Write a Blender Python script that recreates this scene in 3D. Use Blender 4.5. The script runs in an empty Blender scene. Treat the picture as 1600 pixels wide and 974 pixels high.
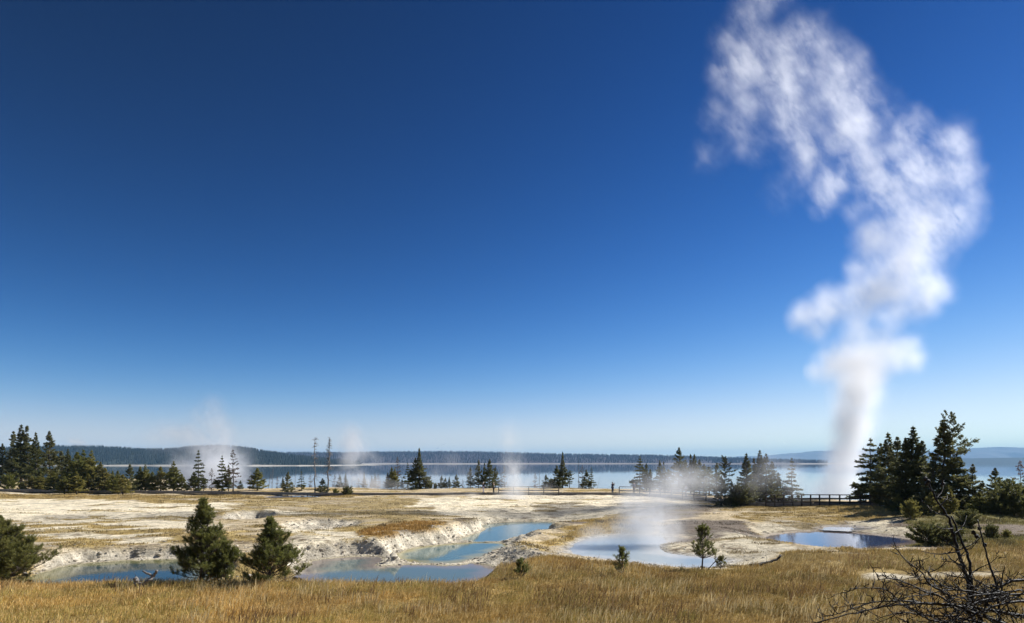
import bpy, bmesh, math, random
import numpy as np
from mathutils import Vector, Matrix

R = math.radians
SAZ = 64
sc = bpy.context.scene
col = sc.collection
F, HY, CZ = 1042.0, 721.0, 9.0          # focal length in photo pixels, horizon row, camera height (m)
WL = -8.0                                # lake level


def at(px, py, z):
    """point of the level plane z seen at photo pixel px, py -> world x, y"""
    y = (CZ - z) * F / (py - HY)
    return ((px - 800) / F * y, y)


def at_y(px, py, y):
    return Vector(((px - 800) / F * y, y, CZ - (py - HY) / F * y))


# ------------------------------------------------------------------ numpy noise
def _h(ix, iy, s):
    n = (ix.astype(np.int64) * 374761393 + iy.astype(np.int64) * 668265263 + s * 974634217) & 0x7fffffff
    n = ((n ^ (n >> 13)) * 1274126177) & 0x7fffffff
    n = n ^ (n >> 16)
    return (n & 0xffff) / 65535.0


def vnoise(x, y, s=0):
    ix = np.floor(x); iy = np.floor(y)
    fx = x - ix; fy = y - iy
    fx = fx * fx * fx * (fx * (fx * 6 - 15) + 10); fy = fy * fy * fy * (fy * (fy * 6 - 15) + 10)
    a = _h(ix, iy, s); b = _h(ix + 1, iy, s); c = _h(ix, iy + 1, s); d = _h(ix + 1, iy + 1, s)
    return (a * (1 - fx) + b * fx) * (1 - fy) + (c * (1 - fx) + d * fx) * fy


def fbm(x, y, s=0, o=4):
    t = 0; a = 0.5; n = 0
    for k in range(o):
        t = t + a * vnoise(x, y, s + k * 17); n += a; a *= 0.5
        x, y = x * 1.93 + y * 0.41 + 7.3, y * 1.93 - x * 0.41 + 3.1
    return t / n


def sstep(a, b, v):
    t = np.clip((v - a) / (b - a), 0, 1)
    return t * t * (3 - 2 * t)


def sdf(x, y, poly):
    """signed distance to a polygon, negative inside"""
    best = np.full(x.shape, 1e18); ins = np.zeros(x.shape, bool)
    n = len(poly)
    for i in range(n):
        ax, ay = poly[i]; bx, by = poly[(i + 1) % n]
        ex, ey = bx - ax, by - ay
        t = np.clip(((x - ax) * ex + (y - ay) * ey) / max(ex * ex + ey * ey, 1e-9), 0, 1)
        best = np.minimum(best, (x - ax - t * ex) ** 2 + (y - ay - t * ey) ** 2)
        if ay != by:
            c = ((ay > y) != (by > y)) & (x < (bx - ax) * (y - ay) / (by - ay) + ax)
            ins ^= c
    d = np.sqrt(best)
    return np.where(ins, -d, d)


def smooth_poly(p, it=2):
    for _ in range(it):
        q = []
        for i in range(len(p)):
            a = p[i]; b = p[(i + 1) % len(p)]
            q.append((a[0] * .75 + b[0] * .25, a[1] * .75 + b[1] * .25)); q.append((a[0] * .25 + b[0] * .75, a[1] * .25 + b[1] * .75))
        p = q
    return p


# ------------------------------------------------------------------ the pools (outlines read off their water planes)
POOLS = {}


def pool(key, w, pts, bank):
    POOLS[key] = dict(w=w, poly=smooth_poly([at(a, b, w) for a, b in pts], 1), bank=bank)


pool('left', 2.6, [(55, 900), (100, 884), (150, 879), (210, 877), (265, 875), (330, 876), (345, 890), (330, 905), (260, 919), (120, 924), (50, 918)], .8)
pool('near', 2.57, [(470, 886), (500, 875), (545, 871), (600, 870), (596, 876), (578, 882), (588, 886), (650, 883), (700, 885), (745, 879), (772, 886), (780, 893), (762, 903), (735, 914), (640, 919), (540, 917), (480, 908), (462, 897)], 1.0)
pool('middle', 2.60, [(612, 866), (650, 856), (700, 850), (735, 848), (782, 849), (795, 852), (768, 862), (742, 873), (716, 879), (680, 881), (640, 879), (618, 874)], 1.0)
pool('upper', 2.64, [(716, 844), (752, 832), (762, 826), (748, 821), (780, 817), (830, 815), (880, 817), (898, 820), (874, 828), (845, 834), (836, 840), (790, 846), (745, 847)], .9)
pool('milky', 3.22, [(886, 856), (905, 846), (935, 840), (980, 836), (1030, 838), (1050, 846), (1022, 856), (1040, 866), (1090, 870), (1122, 872), (1138, 880), (1110, 886), (1050, 886), (985, 879), (925, 870), (892, 864)], .12)
pool('violet', 3.2, [(1190, 841), (1222, 833), (1290, 830), (1370, 835), (1425, 841), (1440, 847), (1400, 856), (1340, 861), (1285, 858), (1240, 850), (1205, 846)], .25)
pool('shallow', 3.3, [(1285, 826), (1310, 822), (1350, 823), (1362, 827), (1330, 830), (1295, 829)], .1)
pool('seep', 3.55, [(415, 777), (440, 774.5), (490, 775), (500, 777), (470, 779.5), (428, 780)], .08)
PITS = [(smooth_poly([at(a, b, 2.9) for a, b in [(352, 822), (372, 812), (405, 810), (425, 815), (415, 822), (385, 827)]], 1), 2.9, 1.1),
        (smooth_poly([at(a, b, 3.2) for a, b in [(450, 832), (480, 824), (520, 823), (548, 828), (530, 836), (480, 838)]], 1), 3.2, .5)]


def lake_edge(x):
    e = 130 - 36 * sstep(27, 36, x) + 75 * (1 - sstep(-104, -76, x)) - 10 * sstep(70, 110, x)
    return e + 3 * (fbm(x * .12, x * 0 + 3.3, 91, 3) - .5)


def zbase(x, y):
    yy = np.clip(y, -3, None)
    z = 3.7 + 3.5 * np.exp(-yy / 10)
    far = sstep(30, 44, y)
    z = z + far * ((fbm(x * .055, y * .055, 5, 4) - .5) * .7 + (fbm(x * .25, y * .25, 15, 3) - .5) * .3)
    z = z + (1 - far) * (fbm(x * .2, y * .2, 25, 4) - .5) * .25
    bx, by = at(1490, 812, 3.9)
    z = z + .75 * np.exp(-((x - bx) / 7) ** 2 - ((y - by) / 3.5) ** 2)
    bx, by = at(180, 850, 3.6)
    z = z - .3 * np.exp(-((x - bx) / 9) ** 2 - ((y - by) / 4) ** 2)
    bx, by = at(1010, 900, 3.9)
    z = z - 1.42 * sstep(27.0, 33.4, y) * (1 - sstep(35.5, 42, y)) * (1 - sstep(-2.4, -.4, x))
    bx, by = at(850, 810, 3.0)
    z = z - .75 * np.exp(-((x - bx) / 8) ** 2 - ((y - by) / 6) ** 2)
    e = lake_edge(x)
    z = z - (z + 10.0) * sstep(0, 26, y - e)
    return z


def terrain(x, y, full=False):
    x = np.asarray(x, float); y = np.asarray(y, float)
    zb = zbase(x, y)
    z = zb.copy(); slope = np.zeros_like(z); dmin = np.full(z.shape, 1e9)
    wx = x + (fbm(x * .6, y * .6, 41, 3) - .5) * 1.0
    wy = y + (fbm(x * .6, y * .6, 51, 3) - .5) * 1.0
    ds = {}
    for k, p in POOLS.items():
        xs = [q[0] for q in p['poly']]; ys = [q[1] for q in p['poly']]
        m = (x > min(xs) - 7) & (x < max(xs) + 7) & (y > min(ys) - 7) & (y < max(ys) + 7)
        if not m.any():
            continue
        d0 = sdf(wx[m], wy[m], p['poly'])
        d = np.full(z.shape, 1e9); d[m] = d0; ds[k] = d
        w = p['w']; bk = p['bank'] * (1 - .68 * sstep(-4.5, -1.5, x) * (y < 56)) * (1 - .7 * sstep(1, 4, x) * (y > 60))
        f = np.where(d < .55, d * .14, .077 + (d - .55) * bk * 1.6)
        if p['bank'] < .5:
            f = np.where(d < 1, d * .12, .12 + (d - 1) * p['bank'])
        rough = (fbm(x * 2.9, y * 2.0, 61, 4) - .5)
        f = f + np.where(d > .5, rough * .4 * np.clip(d - .5, 0, .8) * (1 if p['bank'] > .5 else .1), 0)
        out = w + f
        h = np.clip(.5 + .5 * (zb - out) / .45, 0, 1)
        zo = zb * (1 - h) + out * h - .45 * h * (1 - h) * .5
        zi = w - np.clip(-d, 0, 2) * .35 - .01
        zz = np.where(d < 0, zi, np.where(d < 900, zo, zb))
        if p['bank'] > .5:
            slope = np.where((d > 0) & (d < 5), np.maximum(slope, np.clip((zb - zz) * 1.6, 0, 1)), slope)
        z = np.minimum(z, zz); dmin = np.minimum(dmin, d)
    for poly, w, b in PITS:
        d = sdf(wx, wy, poly)
        out = w + np.clip(d, 0, None) * b + (fbm(x * 2.2, y * 2.2, 71, 3) - .5) * .3
        z = np.where(d < 4, np.minimum(z, np.maximum(out, w)), z)
        slope = np.where((d < 4), np.maximum(slope, np.clip((zb - z) * 2.5, 0, 1)), slope)
    if full:
        return z, zb, slope, ds
    return z


def gz(x, y):
    return float(terrain(np.array([x]), np.array([y]))[0])


# ------------------------------------------------------------------ what covers the ground (own colours of soil and grass, shade put into one bare patch)
C = lambda *a: np.array(a)
WHITE, TAN, GREY = C(.95, .84, .61), C(.64, .52, .33), C(.43, .39, .31)
STRAW, GOLD, ORANGE, OLIVE = C(.58, .43, .17), C(.46, .315, .10), C(.46, .28, .085), C(.32, .25, .125)
SOIL, BROWN = C(.15, .115, .08), C(.21, .17, .13)
Z0 = 3.65
COVER = []   # polygon, grass share, grass colour, soil colour


def cover(pts, g, gc, soil):
    COVER.append((smooth_poly([at(a, b, Z0) for a, b in pts], 1), g, gc, soil))


cover([(-300, 770), (0, 770), (140, 771), (300, 776), (420, 790), (330, 806), (150, 812), (-300, 806)], .10, STRAW, WHITE)
cover([(-200, 772), (60, 772), (560, 774), (640, 784), (420, 787), (300, 788), (160, 783), (-200, 779)], .82, STRAW, TAN)
cover([(-200, 806), (150, 812), (330, 806), (350, 830), (250, 836), (-200, 822)], .22, STRAW, WHITE * .88)
cover([(-200, 826), (40, 818), (170, 824), (280, 832), (330, 838), (280, 846), (150, 846), (-200, 842)], .66, STRAW, WHITE * .9)
cover([(350, 792), (520, 778), (690, 781), (710, 799), (650, 824), (560, 836), (470, 820), (440, 806), (370, 802)], .68, OLIVE * 1.35 + STRAW * .25, TAN * .8)
cover([(400, 800), (470, 797), (500, 804), (430, 808)], .2, OLIVE, WHITE)
cover([(355, 830), (440, 822), (450, 838), (400, 850), (350, 846)], .75, STRAW, TAN)
cover([(430, 826), (560, 838), (640, 840), (720, 828), (760, 826), (740, 840), (600, 858), (440, 852)], .06, STRAW, WHITE * .95)
cover([(540, 838), (590, 821), (690, 815), (706, 826), (640, 838), (560, 844)], .92, ORANGE, SOIL)
cover([(625, 786), (720, 776), (880, 773), (1010, 775), (1090, 784), (1020, 793), (960, 800), (890, 809), (780, 814), (715, 806), (680, 797)], .05, STRAW, WHITE)
cover([(820, 788), (900, 784), (950, 794), (880, 800), (820, 798)], .2, OLIVE, GREY)
cover([(700, 812), (760, 806), (900, 804), (930, 812), (905, 820), (740, 818)], .35, OLIVE * .7, BROWN)
cover([(940, 800), (1100, 786), (1130, 800), (1050, 815), (960, 812)], .4, OLIVE, BROWN * 1.2)
cover([(870, 826), (910, 812), (985, 802), (1015, 815), (995, 834), (930, 846), (860, 846), (840, 840)], .88, STRAW, TAN)
cover([(1010, 818), (1100, 812), (1190, 817), (1195, 832), (1100, 838), (1040, 844)], .25, BROWN, BROWN)
cover([(1030, 856), (1070, 840), (1160, 830), (1215, 846), (1280, 862), (1210, 874), (1120, 882), (1050, 866)], .12, OLIVE, WHITE * .72)
cover([(1120, 792), (1300, 788), (1420, 790), (1425, 812), (1300, 818), (1140, 814)], .72, STRAW * .85, TAN * .85)
cover([(1300, 790), (1395, 790), (1405, 806), (1310, 810)], .95, STRAW, TAN)
cover([(1190, 816), (1420, 812), (1440, 826), (1410, 838), (1200, 830)], .4, OLIVE, WHITE * .68)
cover([(1400, 796), (1900, 796), (1900, 872), (1430, 872), (1432, 846), (1412, 825)], .85, OLIVE * C(.85, .95, .7), SOIL * 1.3)
cover([(1548, 826), (1600, 822), (1620, 834), (1555, 838)], .25, OLIVE, BROWN * 1.2)  # bare patch on the mound, soil colour darkened to carry its shade
cover([(690, 880), (760, 866), (800, 850), (870, 848), (905, 866), (870, 880), (780, 902), (740, 892)], .35, STRAW * .9, TAN * .75)
cover([(-900, 902), (100, 903), (300, 896), (480, 900), (640, 903), (770, 897), (800, 884), (850, 872), (900, 872), (990, 884), (1120, 890), (1200, 876), (1290, 866), (1400, 862), (1800, 852), (2600, 852), (9000, 1200), (9000, 9000), (-9000, 9000), (-9000, 1200)], 1.0, GOLD, GOLD * .55)
cover([(1180, 872), (1300, 862), (1420, 870), (1520, 880), (1560, 896), (1420, 897), (1290, 893), (1200, 886)], 1.0, STRAW * .95, GOLD * .7)
cover([(1335, 899), (1375, 894), (1420, 902), (1440, 908), (1400, 914), (1350, 908)], .12, STRAW, WHITE * .8)
cover([(1440, 902), (1500, 901), (1570, 905), (1540, 912), (1470, 911)], .15, STRAW, WHITE * .8)


def ground_cover(x, y):
    x = np.asarray(x, float); y = np.asarray(y, float)
    n = x.shape
    g = np.full(n, .3); gc = np.tile(STRAW, n + (1,)); so = np.tile(TAN, n + (1,))
    wx = x + (fbm(x * .3, y * .3, 101, 4) - .5) * 6; wy = y + (fbm(x * .3, y * .3, 111, 4) - .5) * 6
    nearw = sstep(24, 45, y)
    wx = x + (wx - x) * (.3 + .7 * nearw); wy = y + (wy - y) * (.3 + .7 * nearw)
    for poly, pg, pgc, ps in COVER:
        xs = [q[0] for q in poly]; ys = [q[1] for q in poly]
        m = (x > min(xs) - 6) & (x < max(xs) + 6) & (y > min(ys) - 6) & (y < max(ys) + 6)
        if not m.any():
            continue
        d = sdf(wx[m], wy[m], poly)
        k = 1 - sstep(-.9, .7, d)
        g[m] = g[m] * (1 - k) + pg * k
        gc[m] = gc[m] * (1 - k)[:, None] + pgc * k[:, None]
        so[m] = so[m] * (1 - k)[:, None] + ps * k[:, None]
    return g, gc, so


def patch(x, y, g):
    """0..1: how much of the cover at a point is grass, broken into drifts"""
    n = fbm(x * .28, y * .5, 121, 5)
    n = np.clip((n - .28) / .44, 0, 1)
    return sstep(-.16, .16, g - n)


# ------------------------------------------------------------------ object helpers
def tag(o, label=None, cat=None, group=None, kind=None):
    if label: o['label'] = label
    if cat: o['category'] = cat
    if group: o['group'] = group
    if kind: o['kind'] = kind
    return o


def empty(name, loc, rz=0):
    o = bpy.data.objects.new(name, None); col.objects.link(o)
    o.location = loc; o.rotation_euler = (0, 0, rz); o.empty_display_size = .3
    return o


def mesh_np(name, v, faces_flat, sizes, colr=None, mat=None, smooth=False):
    me = bpy.data.meshes.new(name)
    v = np.ascontiguousarray(v, np.float32)
    faces_flat = np.ascontiguousarray(faces_flat, np.int32); sizes = np.ascontiguousarray(sizes, np.int32)
    me.vertices.add(len(v)); me.vertices.foreach_set('co', v.ravel())
    me.loops.add(len(faces_flat)); me.loops.foreach_set('vertex_index', faces_flat)
    me.polygons.add(len(sizes))
    st = np.zeros(len(sizes), np.int32); st[1:] = np.cumsum(sizes)[:-1]
    me.polygons.foreach_set('loop_start', st)
    me.polygons.foreach_set('use_smooth', np.full(len(sizes), smooth))
    me.update(calc_edges=True); me.validate()
    if colr is not None:
        a = me.attributes.new('Col', 'FLOAT_COLOR', 'POINT')
        c4 = np.ones((len(v), 4), np.float32); c4[:, :3] = colr
        a.data.foreach_set('color', c4.ravel())
    if mat: me.materials.append(mat)
    return me


def obj(name, me, parent=None):
    o = bpy.data.objects.new(name, me); col.objects.link(o)
    if parent: o.parent = parent
    return o


class MB:
    """collects tubes, boxes and lumps; build() links them as ONE mesh object"""
    def __init__(s): s.v = []; s.f = []

    def tube(s, pts, rad, n=6, cap=True):
        pts = [Vector(p) for p in pts]; b = len(s.v)
        ref = Vector((.31, .2, .93))
        for i, p in enumerate(pts):
            t = (pts[min(i + 1, len(pts) - 1)] - pts[max(i - 1, 0)]).normalized()
            a = t.cross(ref)
            if a.length < 1e-3: a = t.cross(Vector((1, 0, 0)))
            a.normalize(); c = t.cross(a)
            r = rad[i] if hasattr(rad, '__len__') else rad
            for k in range(n):
                w = 2 * math.pi * k / n
                s.v.append(p + (a * math.cos(w) + c * math.sin(w)) * r)
        for i in range(len(pts) - 1):
            for k in range(n):
                k2 = (k + 1) % n
                s.f.append((b + i * n + k, b + i * n + k2, b + (i + 1) * n + k2, b + (i + 1) * n + k))
        if cap:
            s.f.append(tuple(b + k for k in reversed(range(n))))
            e = b + (len(pts) - 1) * n
            s.f.append(tuple(e + k for k in range(n)))
        return s

    def beam(s, a, b_, w, h, up=Vector((0, 0, 1)), jit=0):
        """box from a to b, w across and h along up"""
        a = Vector(a); b_ = Vector(b_); t = (b_ - a).normalized(); q = t.cross(up).normalized(); u = q.cross(t)
        b = len(s.v); c = min(w, h) * .12
        for p in (a, b_):
            for dx, dz in ((-w / 2 + c, -h / 2), (w / 2 - c, -h / 2), (w / 2, -h / 2 + c), (w / 2, h / 2 - c), (w / 2 - c, h / 2), (-w / 2 + c, h / 2), (-w / 2, h / 2 - c), (-w / 2, -h / 2 + c)):
                s.v.append(p + q * dx + u * dz)
        for k in range(8):
            k2 = (k + 1) % 8
            s.f.append((b + k, b + k2, b + 8 + k2, b + 8 + k))
        s.f.append(tuple(b + k for k in reversed(range(8)))); s.f.append(tuple(b + 8 + k for k in range(8)))
        return s

    def lump(s, c, r, rng, sub=1, squash=(1, 1, 1)):
        bm = bmesh.new(); bmesh.ops.create_icosphere(bm, subdivisions=sub, radius=1)
        b = len(s.v); c = Vector(c)
        for v in bm.verts:
            k = r * rng.uniform(.75, 1.2)
            s.v.append(c + Vector((v.co.x * squash[0], v.co.y * squash[1], v.co.z * squash[2])) * k)
        for f in bm.faces: s.f.append(tuple(b + v.index for v in f.verts))
        bm.free(); return s

    def mesh(s, name, mat, smooth=True):
        me = bpy.data.meshes.new(name); me.from_pydata([tuple(v) for v in s.v], [], s.f)
        me.materials.append(mat)
        me.polygons.foreach_set('use_smooth', [smooth] * len(me.polygons))
        return me

    def build(s, name, mat, parent=None, smooth=True):
        return obj(name, s.mesh(name, mat, smooth), parent)


# ------------------------------------------------------------------ materials
def mat_new(name):
    m = bpy.data.materials.new(name); m.use_nodes = True
    return m, m.node_tree, m.node_tree.nodes['Principled BSDF'], m.node_tree.nodes['Material Output']


def N(nt, t, **kw):
    n = nt.nodes.new(t)
    for k, v in kw.items():
        if k.startswith('i_'):
            key = k[2:]
            n.inputs[int(key) if key.isdigit() else key].default_value = v
        else:
            setattr(n, k, v)
    return n


def math_n(nt, op, a, b=None, clamp=False):
    n = N(nt, 'ShaderNodeMath', operation=op, use_clamp=clamp)
    for i, q in enumerate((a, b)):
        if q is None: continue
        if isinstance(q, (int, float)): n.inputs[i].default_value = q
        else: nt.links.new(q, n.inputs[i])
    return n.outputs[0]


def mix_col(nt, fac, a, b, blend='MIX'):
    n = N(nt, 'ShaderNodeMix', data_type='RGBA', blend_type=blend)
    for i, q in ((0, fac), (6, a), (7, b)):
        if isinstance(q, (int, float)): n.inputs[i].default_value = q
        elif isinstance(q, tuple): n.inputs[i].default_value = q if len(q) == 4 else q + (1,)
        else: nt.links.new(q, n.inputs[i])
    return n.outputs[2]


def noise(nt, scale, detail=4, rough=.55, vec=None, dist=0):
    n = N(nt, 'ShaderNodeTexNoise'); n.inputs['Scale'].default_value = scale; n.inputs['Detail'].default_value = detail
    n.inputs['Roughness'].default_value = rough; n.inputs['Distortion'].default_value = dist
    if vec is not None: nt.links.new(vec, n.inputs['Vector'])
    return n.outputs['Fac']


def ramp(nt, fac, stops):
    n = N(nt, 'ShaderNodeValToRGB'); cr = n.color_ramp
    while len(cr.elements) < len(stops): cr.elements.new(.5)
    for e, (p, c) in zip(cr.elements, stops):
        e.position = p; e.color = c if len(c) == 4 else tuple(c) + (1,)
    nt.links.new(fac, n.inputs[0]); return n.outputs[0]


def bump(nt, h, strength, dist):
    n = N(nt, 'ShaderNodeBump'); n.inputs['Strength'].default_value = strength; n.inputs['Distance'].default_value = dist
    nt.links.new(h, n.inputs['Height']); return n.outputs[0]


def geo_pos(nt):
    return N(nt, 'ShaderNodeNewGeometry').outputs['Position']


def attr(nt, name='Col'):
    return N(nt, 'ShaderNodeAttribute', attribute_name=name).outputs['Color']


def mat_ground():
    m, nt, p, out = mat_new('hot spring ground')
    pos = geo_pos(nt); c = attr(nt)
    n1 = noise(nt, 1.1, 8, .65, pos); n2 = noise(nt, 6, 5, .7, pos); n3 = noise(nt, 26, 3, .6, pos)
    r1 = ramp(nt, n1, [(.3, (.74, .72, .69)), (.52, (1, 1, 1)), (.72, (1.14, 1.13, 1.1))])
    r2 = ramp(nt, n2, [(.32, (.55, .53, .5)), (.47, (1, 1, 1)), (.7, (1.12, 1.1, 1.08))])
    r3 = ramp(nt, n3, [(.3, (.72, .71, .7)), (.55, (1.06, 1.06, 1.06))])
    x = mix_col(nt, 1, c, r1, 'MULTIPLY'); x = mix_col(nt, 1, x, r2, 'MULTIPLY'); x = mix_col(nt, 1, x, r3, 'MULTIPLY')
    nt.links.new(x, p.inputs['Base Color']); p.inputs['Roughness'].default_value = .93; p.inputs['Specular IOR Level'].default_value = .2
    mp = N(nt, 'ShaderNodeMapping'); nt.links.new(pos, mp.inputs[0]); mp.inputs['Scale'].default_value = (1.1, 1.1, 9)
    n4 = noise(nt, 1.6, 6, .7, mp.outputs[0], .3)
    x = mix_col(nt, 1, x, ramp(nt, n4, [(.36, (.62, .58, .52)), (.5, (1, 1, 1)), (.7, (1.08, 1.07, 1.05))]), 'MULTIPLY')
    nt.links.new(x, p.inputs['Base Color'])
    n2 = math_n(nt, 'ADD', n2, math_n(nt, 'MULTIPLY', n4, .6))
    h = math_n(nt, 'ADD', math_n(nt, 'MULTIPLY', n1, .8), math_n(nt, 'ADD', math_n(nt, 'MULTIPLY', n2, .55), math_n(nt, 'MULTIPLY', n3, .2)))
    nt.links.new(bump(nt, h, .75, .3), p.inputs['Normal'])
    return m


def mat_blades(name, rough=.75, transl=.3, rnd=.25, spec=.25):
    m, nt, p, out = mat_new(name)
    c = attr(nt)
    info = N(nt, 'ShaderNodeObjectInfo')
    k = math_n(nt, 'ADD', math_n(nt, 'MULTIPLY', info.outputs['Random'], rnd), 1 - rnd / 2)
    hsv = N(nt, 'ShaderNodeHueSaturation'); nt.links.new(c, hsv.inputs['Color']); nt.links.new(k, hsv.inputs['Value'])
    hh = math_n(nt, 'ADD', math_n(nt, 'MULTIPLY', info.outputs['Random'], -.03 if rnd else 0), .5 + (.015 if rnd else 0))
    nt.links.new(hh, hsv.inputs['Hue'])
    nt.links.new(hsv.outputs[0], p.inputs['Base Color']); p.inputs['Roughness'].default_value = rough
    p.inputs['Specular IOR Level'].default_value = spec
    t = N(nt, 'ShaderNodeBsdfTranslucent'); nt.links.new(hsv.outputs[0], t.inputs['Color'])
    mx = N(nt, 'ShaderNodeMixShader'); mx.inputs[0].default_value = transl
    nt.links.new(p.outputs[0], mx.inputs[1]); nt.links.new(t.outputs[0], mx.inputs[2]); nt.links.new(mx.outputs[0], out.inputs['Surface'])
    return m


def mat_wood(name, a, b, rough=.7, scale=3, spec=.4):
    m, nt, p, out = mat_new(name)
    tc = N(nt, 'ShaderNodeTexCoord').outputs['Object']
    n1 = noise(nt, scale, 6, .65, tc, .4); n2 = noise(nt, scale * 9, 3, .6, tc)
    x = ramp(nt, n1, [(.3, a), (.7, b)])
    x = mix_col(nt, 1, x, ramp(nt, n2, [(.35, (.6, .6, .6)), (.6, (1.1, 1.1, 1.1))]), 'MULTIPLY')
    nt.links.new(x, p.inputs['Base Color']); p.inputs['Roughness'].default_value = rough; p.inputs['Specular IOR Level'].default_value = spec
    nt.links.new(bump(nt, n2, .6, .02), p.inputs['Normal'])
    return m


def mat_plain(name, c, rough=.8, var=.2, scale=12):
    m, nt, p, out = mat_new(name)
    n = noise(nt, scale, 4, .6, N(nt, 'ShaderNodeTexCoord').outputs['Object'])
    d = tuple(q * (1 - var) for q in c); e = tuple(min(1, q * (1 + var)) for q in c)
    nt.links.new(ramp(nt, n, [(.3, d), (.7, e)]), p.inputs['Base Color']); p.inputs['Roughness'].default_value = rough
    return m


def mat_water(name, rough=.04, bscale=2, bstr=.02, stretch=(1, 1, 1)):
    m, nt, p, out = mat_new(name)
    nt.links.new(attr(nt), p.inputs['Base Color']); p.inputs['Roughness'].default_value = rough; p.inputs['IOR'].default_value = 1.33
    mp = N(nt, 'ShaderNodeMapping'); nt.links.new(geo_pos(nt), mp.inputs[0]); mp.inputs['Scale'].default_value = stretch
    n = noise(nt, bscale, 4, .6, mp.outputs[0])
    nt.links.new(bump(nt, n, bstr, .3), p.inputs['Normal'])
    return m


M_ground = mat_ground()
M_grass = mat_blades('dry meadow grass', .7, .35, 0, .3)
M_needle = mat_blades('conifer needles', .6, .5, .4, .3)
M_pine = mat_blades('young pine needles', .5, .5, .2, .35)
M_bark = mat_wood('conifer bark', (.07, .055, .045), (.16, .13, .11), .9)
M_dead = mat_wood('weathered dead wood', (.12, .105, .095), (.30, .28, .26), .6)
M_black = mat_wood('dark dead branch bark', (.004, .0032, .0028), (.026, .020, .016), .5, 5, .15)
M_deck = mat_wood('grey boardwalk timber', (.16, .14, .12), (.36, .33, .29), .8)
M_rail = mat_wood('dark railing timber', (.045, .036, .03), (.12, .10, .08), .75)
M_stone = mat_plain('sinter stones', (.42, .39, .34), .95, .35, 5)
M_pool = mat_water('hot spring water', .03, 3, .015)
M_pool.node_tree.nodes['Principled BSDF'].inputs['Specular IOR Level'].default_value = .10
M_mirror = mat_water('still violet water', .02, 3, .008)
M_milk = mat_water('milky water', .15, 3, .02)
M_milk.node_tree.nodes['Principled BSDF'].inputs['Specular IOR Level'].default_value = .15
M_lake = mat_water('lake water', .03, .35, .003, (1, .5, 1))
M_forest = mat_blades('far forest', .9, 0, 0, .1)

# ------------------------------------------------------------------ ground sheet
xs = np.concatenate([[-24000, -9000, -3000, -1200, -500, -260, -190], np.arange(-160, -48, .55), np.arange(-48, 48, .2), np.arange(48, 135, .55), [150, 200, 260, 500, 1200, 3000, 9000, 24000]])
ys = np.concatenate([[-24000, -9000, -3000, -800, -200, -60, -20, -8, 0, 6, 10], np.arange(13, 36, .22), np.arange(36, 62, .15), np.arange(62, 95, .22), np.arange(95, 150, .4), np.arange(150, 235, 1.2), [260, 400, 1200, 5000, 24000]])
GX, GY = np.meshgrid(xs, ys)
gx, gy = GX.ravel(), GY.ravel()
z, zb, slope, ds = terrain(gx, gy, True)
near = (np.abs(gx) < 170) & (gy > 5) & (gy < 250)
colr = np.tile(GOLD, (len(gx), 1))
g, gc, so = ground_cover(gx[near], gy[near])
a = patch(gx[near], gy[near], g)
fine = .75 + .5 * fbm(gx[near] * .9, gy[near] * .9, 131, 4)
c = so * (1 - a)[:, None] * fine[:, None] + gc * a[:, None] * (.5 + .6 * fbm(gx[near] * .5, gy[near] * .5, 141, 4))[:, None]
# grey crust stains on the bare sinter
st = sstep(.55, .75, fbm(gx[near] * .12, gy[near] * .3, 151, 5))[:, None] * (1 - a)[:, None]
c = c * (1 - .45 * st) + GREY * .45 * st
s = slope[near]
crust = fbm(gx[near] * 1.3, gy[near] * 1.3, 161, 5)
wall = GREY[None] * 1.1 * (1 - sstep(.32, .54, crust))[:, None] + C(.82, .74, .58)[None] * sstep(.32, .54, crust)[:, None]
sel = np.clip(s * 1.3, 0, 1)[:, None] * (1 - .55 * (a * (g > .95)))[:, None]
c = c * (1 - sel) + wall * sel
for k, d in ds.items():
    dn = d[near]
    if POOLS[k]['bank'] > .5:
        b = (1 - sstep(.0, .5, dn))[:, None] * (dn < 900)[:, None]
        c = c * (1 - b) + C(.44, .39, .26) * b
    elif k in ('violet', 'shallow', 'milky', 'seep'):
        b = (1 - sstep(.0, 1.0, dn))[:, None] * (dn < 900)[:, None]
        tint = {'violet': C(.44, .38, .30), 'milky': C(.56, .55, .52), 'shallow': C(.42, .38, .33), 'seep': C(.3, .28, .27)}[k]
        c = c * (1 - b) + tint * b
rx, ry = gx[near], gy[near]
wv = fbm(rx * .2, ry * .2, 281, 3) * 3
rill = 1 - np.abs(2 * fbm(rx * .10 + wv * .3, ry * .55 + wv, 271, 4) - 1)
rill = sstep(.955, .99, rill) * (ry > 40) * sstep(.4, .55, fbm(rx * .08, ry * .2, 291, 2))
speck = sstep(.66, .74, fbm(rx * 1.6, ry * 2.2, 301, 3)) * (ry > 38) * sstep(.42, .6, fbm(rx * .15, ry * .3, 311, 3))
kk = np.clip(rill * .75 + speck * .8, 0, 1)[:, None] * (1 - np.clip(s * 1.5, 0, 1))[:, None]
c = c * (1 - kk) + C(.20, .15, .09) * kk
# shore cliff below the bluff
eb = sstep(.2, 6, gy[near] - lake_edge(gx[near]))[:, None]
c = c * (1 - eb) + C(.36, .33, .29) * eb
colr[near] = c
nx, ny = len(xs), len(ys)
idx = np.arange(nx * ny).reshape(ny, nx)
q = np.stack([idx[:-1, :-1], idx[:-1, 1:], idx[1:, 1:], idx[1:, :-1]], -1).reshape(-1)
gme = mesh_np('ground', np.stack([gx, gy, z], 1), q, np.full((nx - 1) * (ny - 1), 4), colr, M_ground, True)
tag(obj('ground', gme), 'pale sinter flats and dry meadow around the hot pools', kind='structure')


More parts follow.
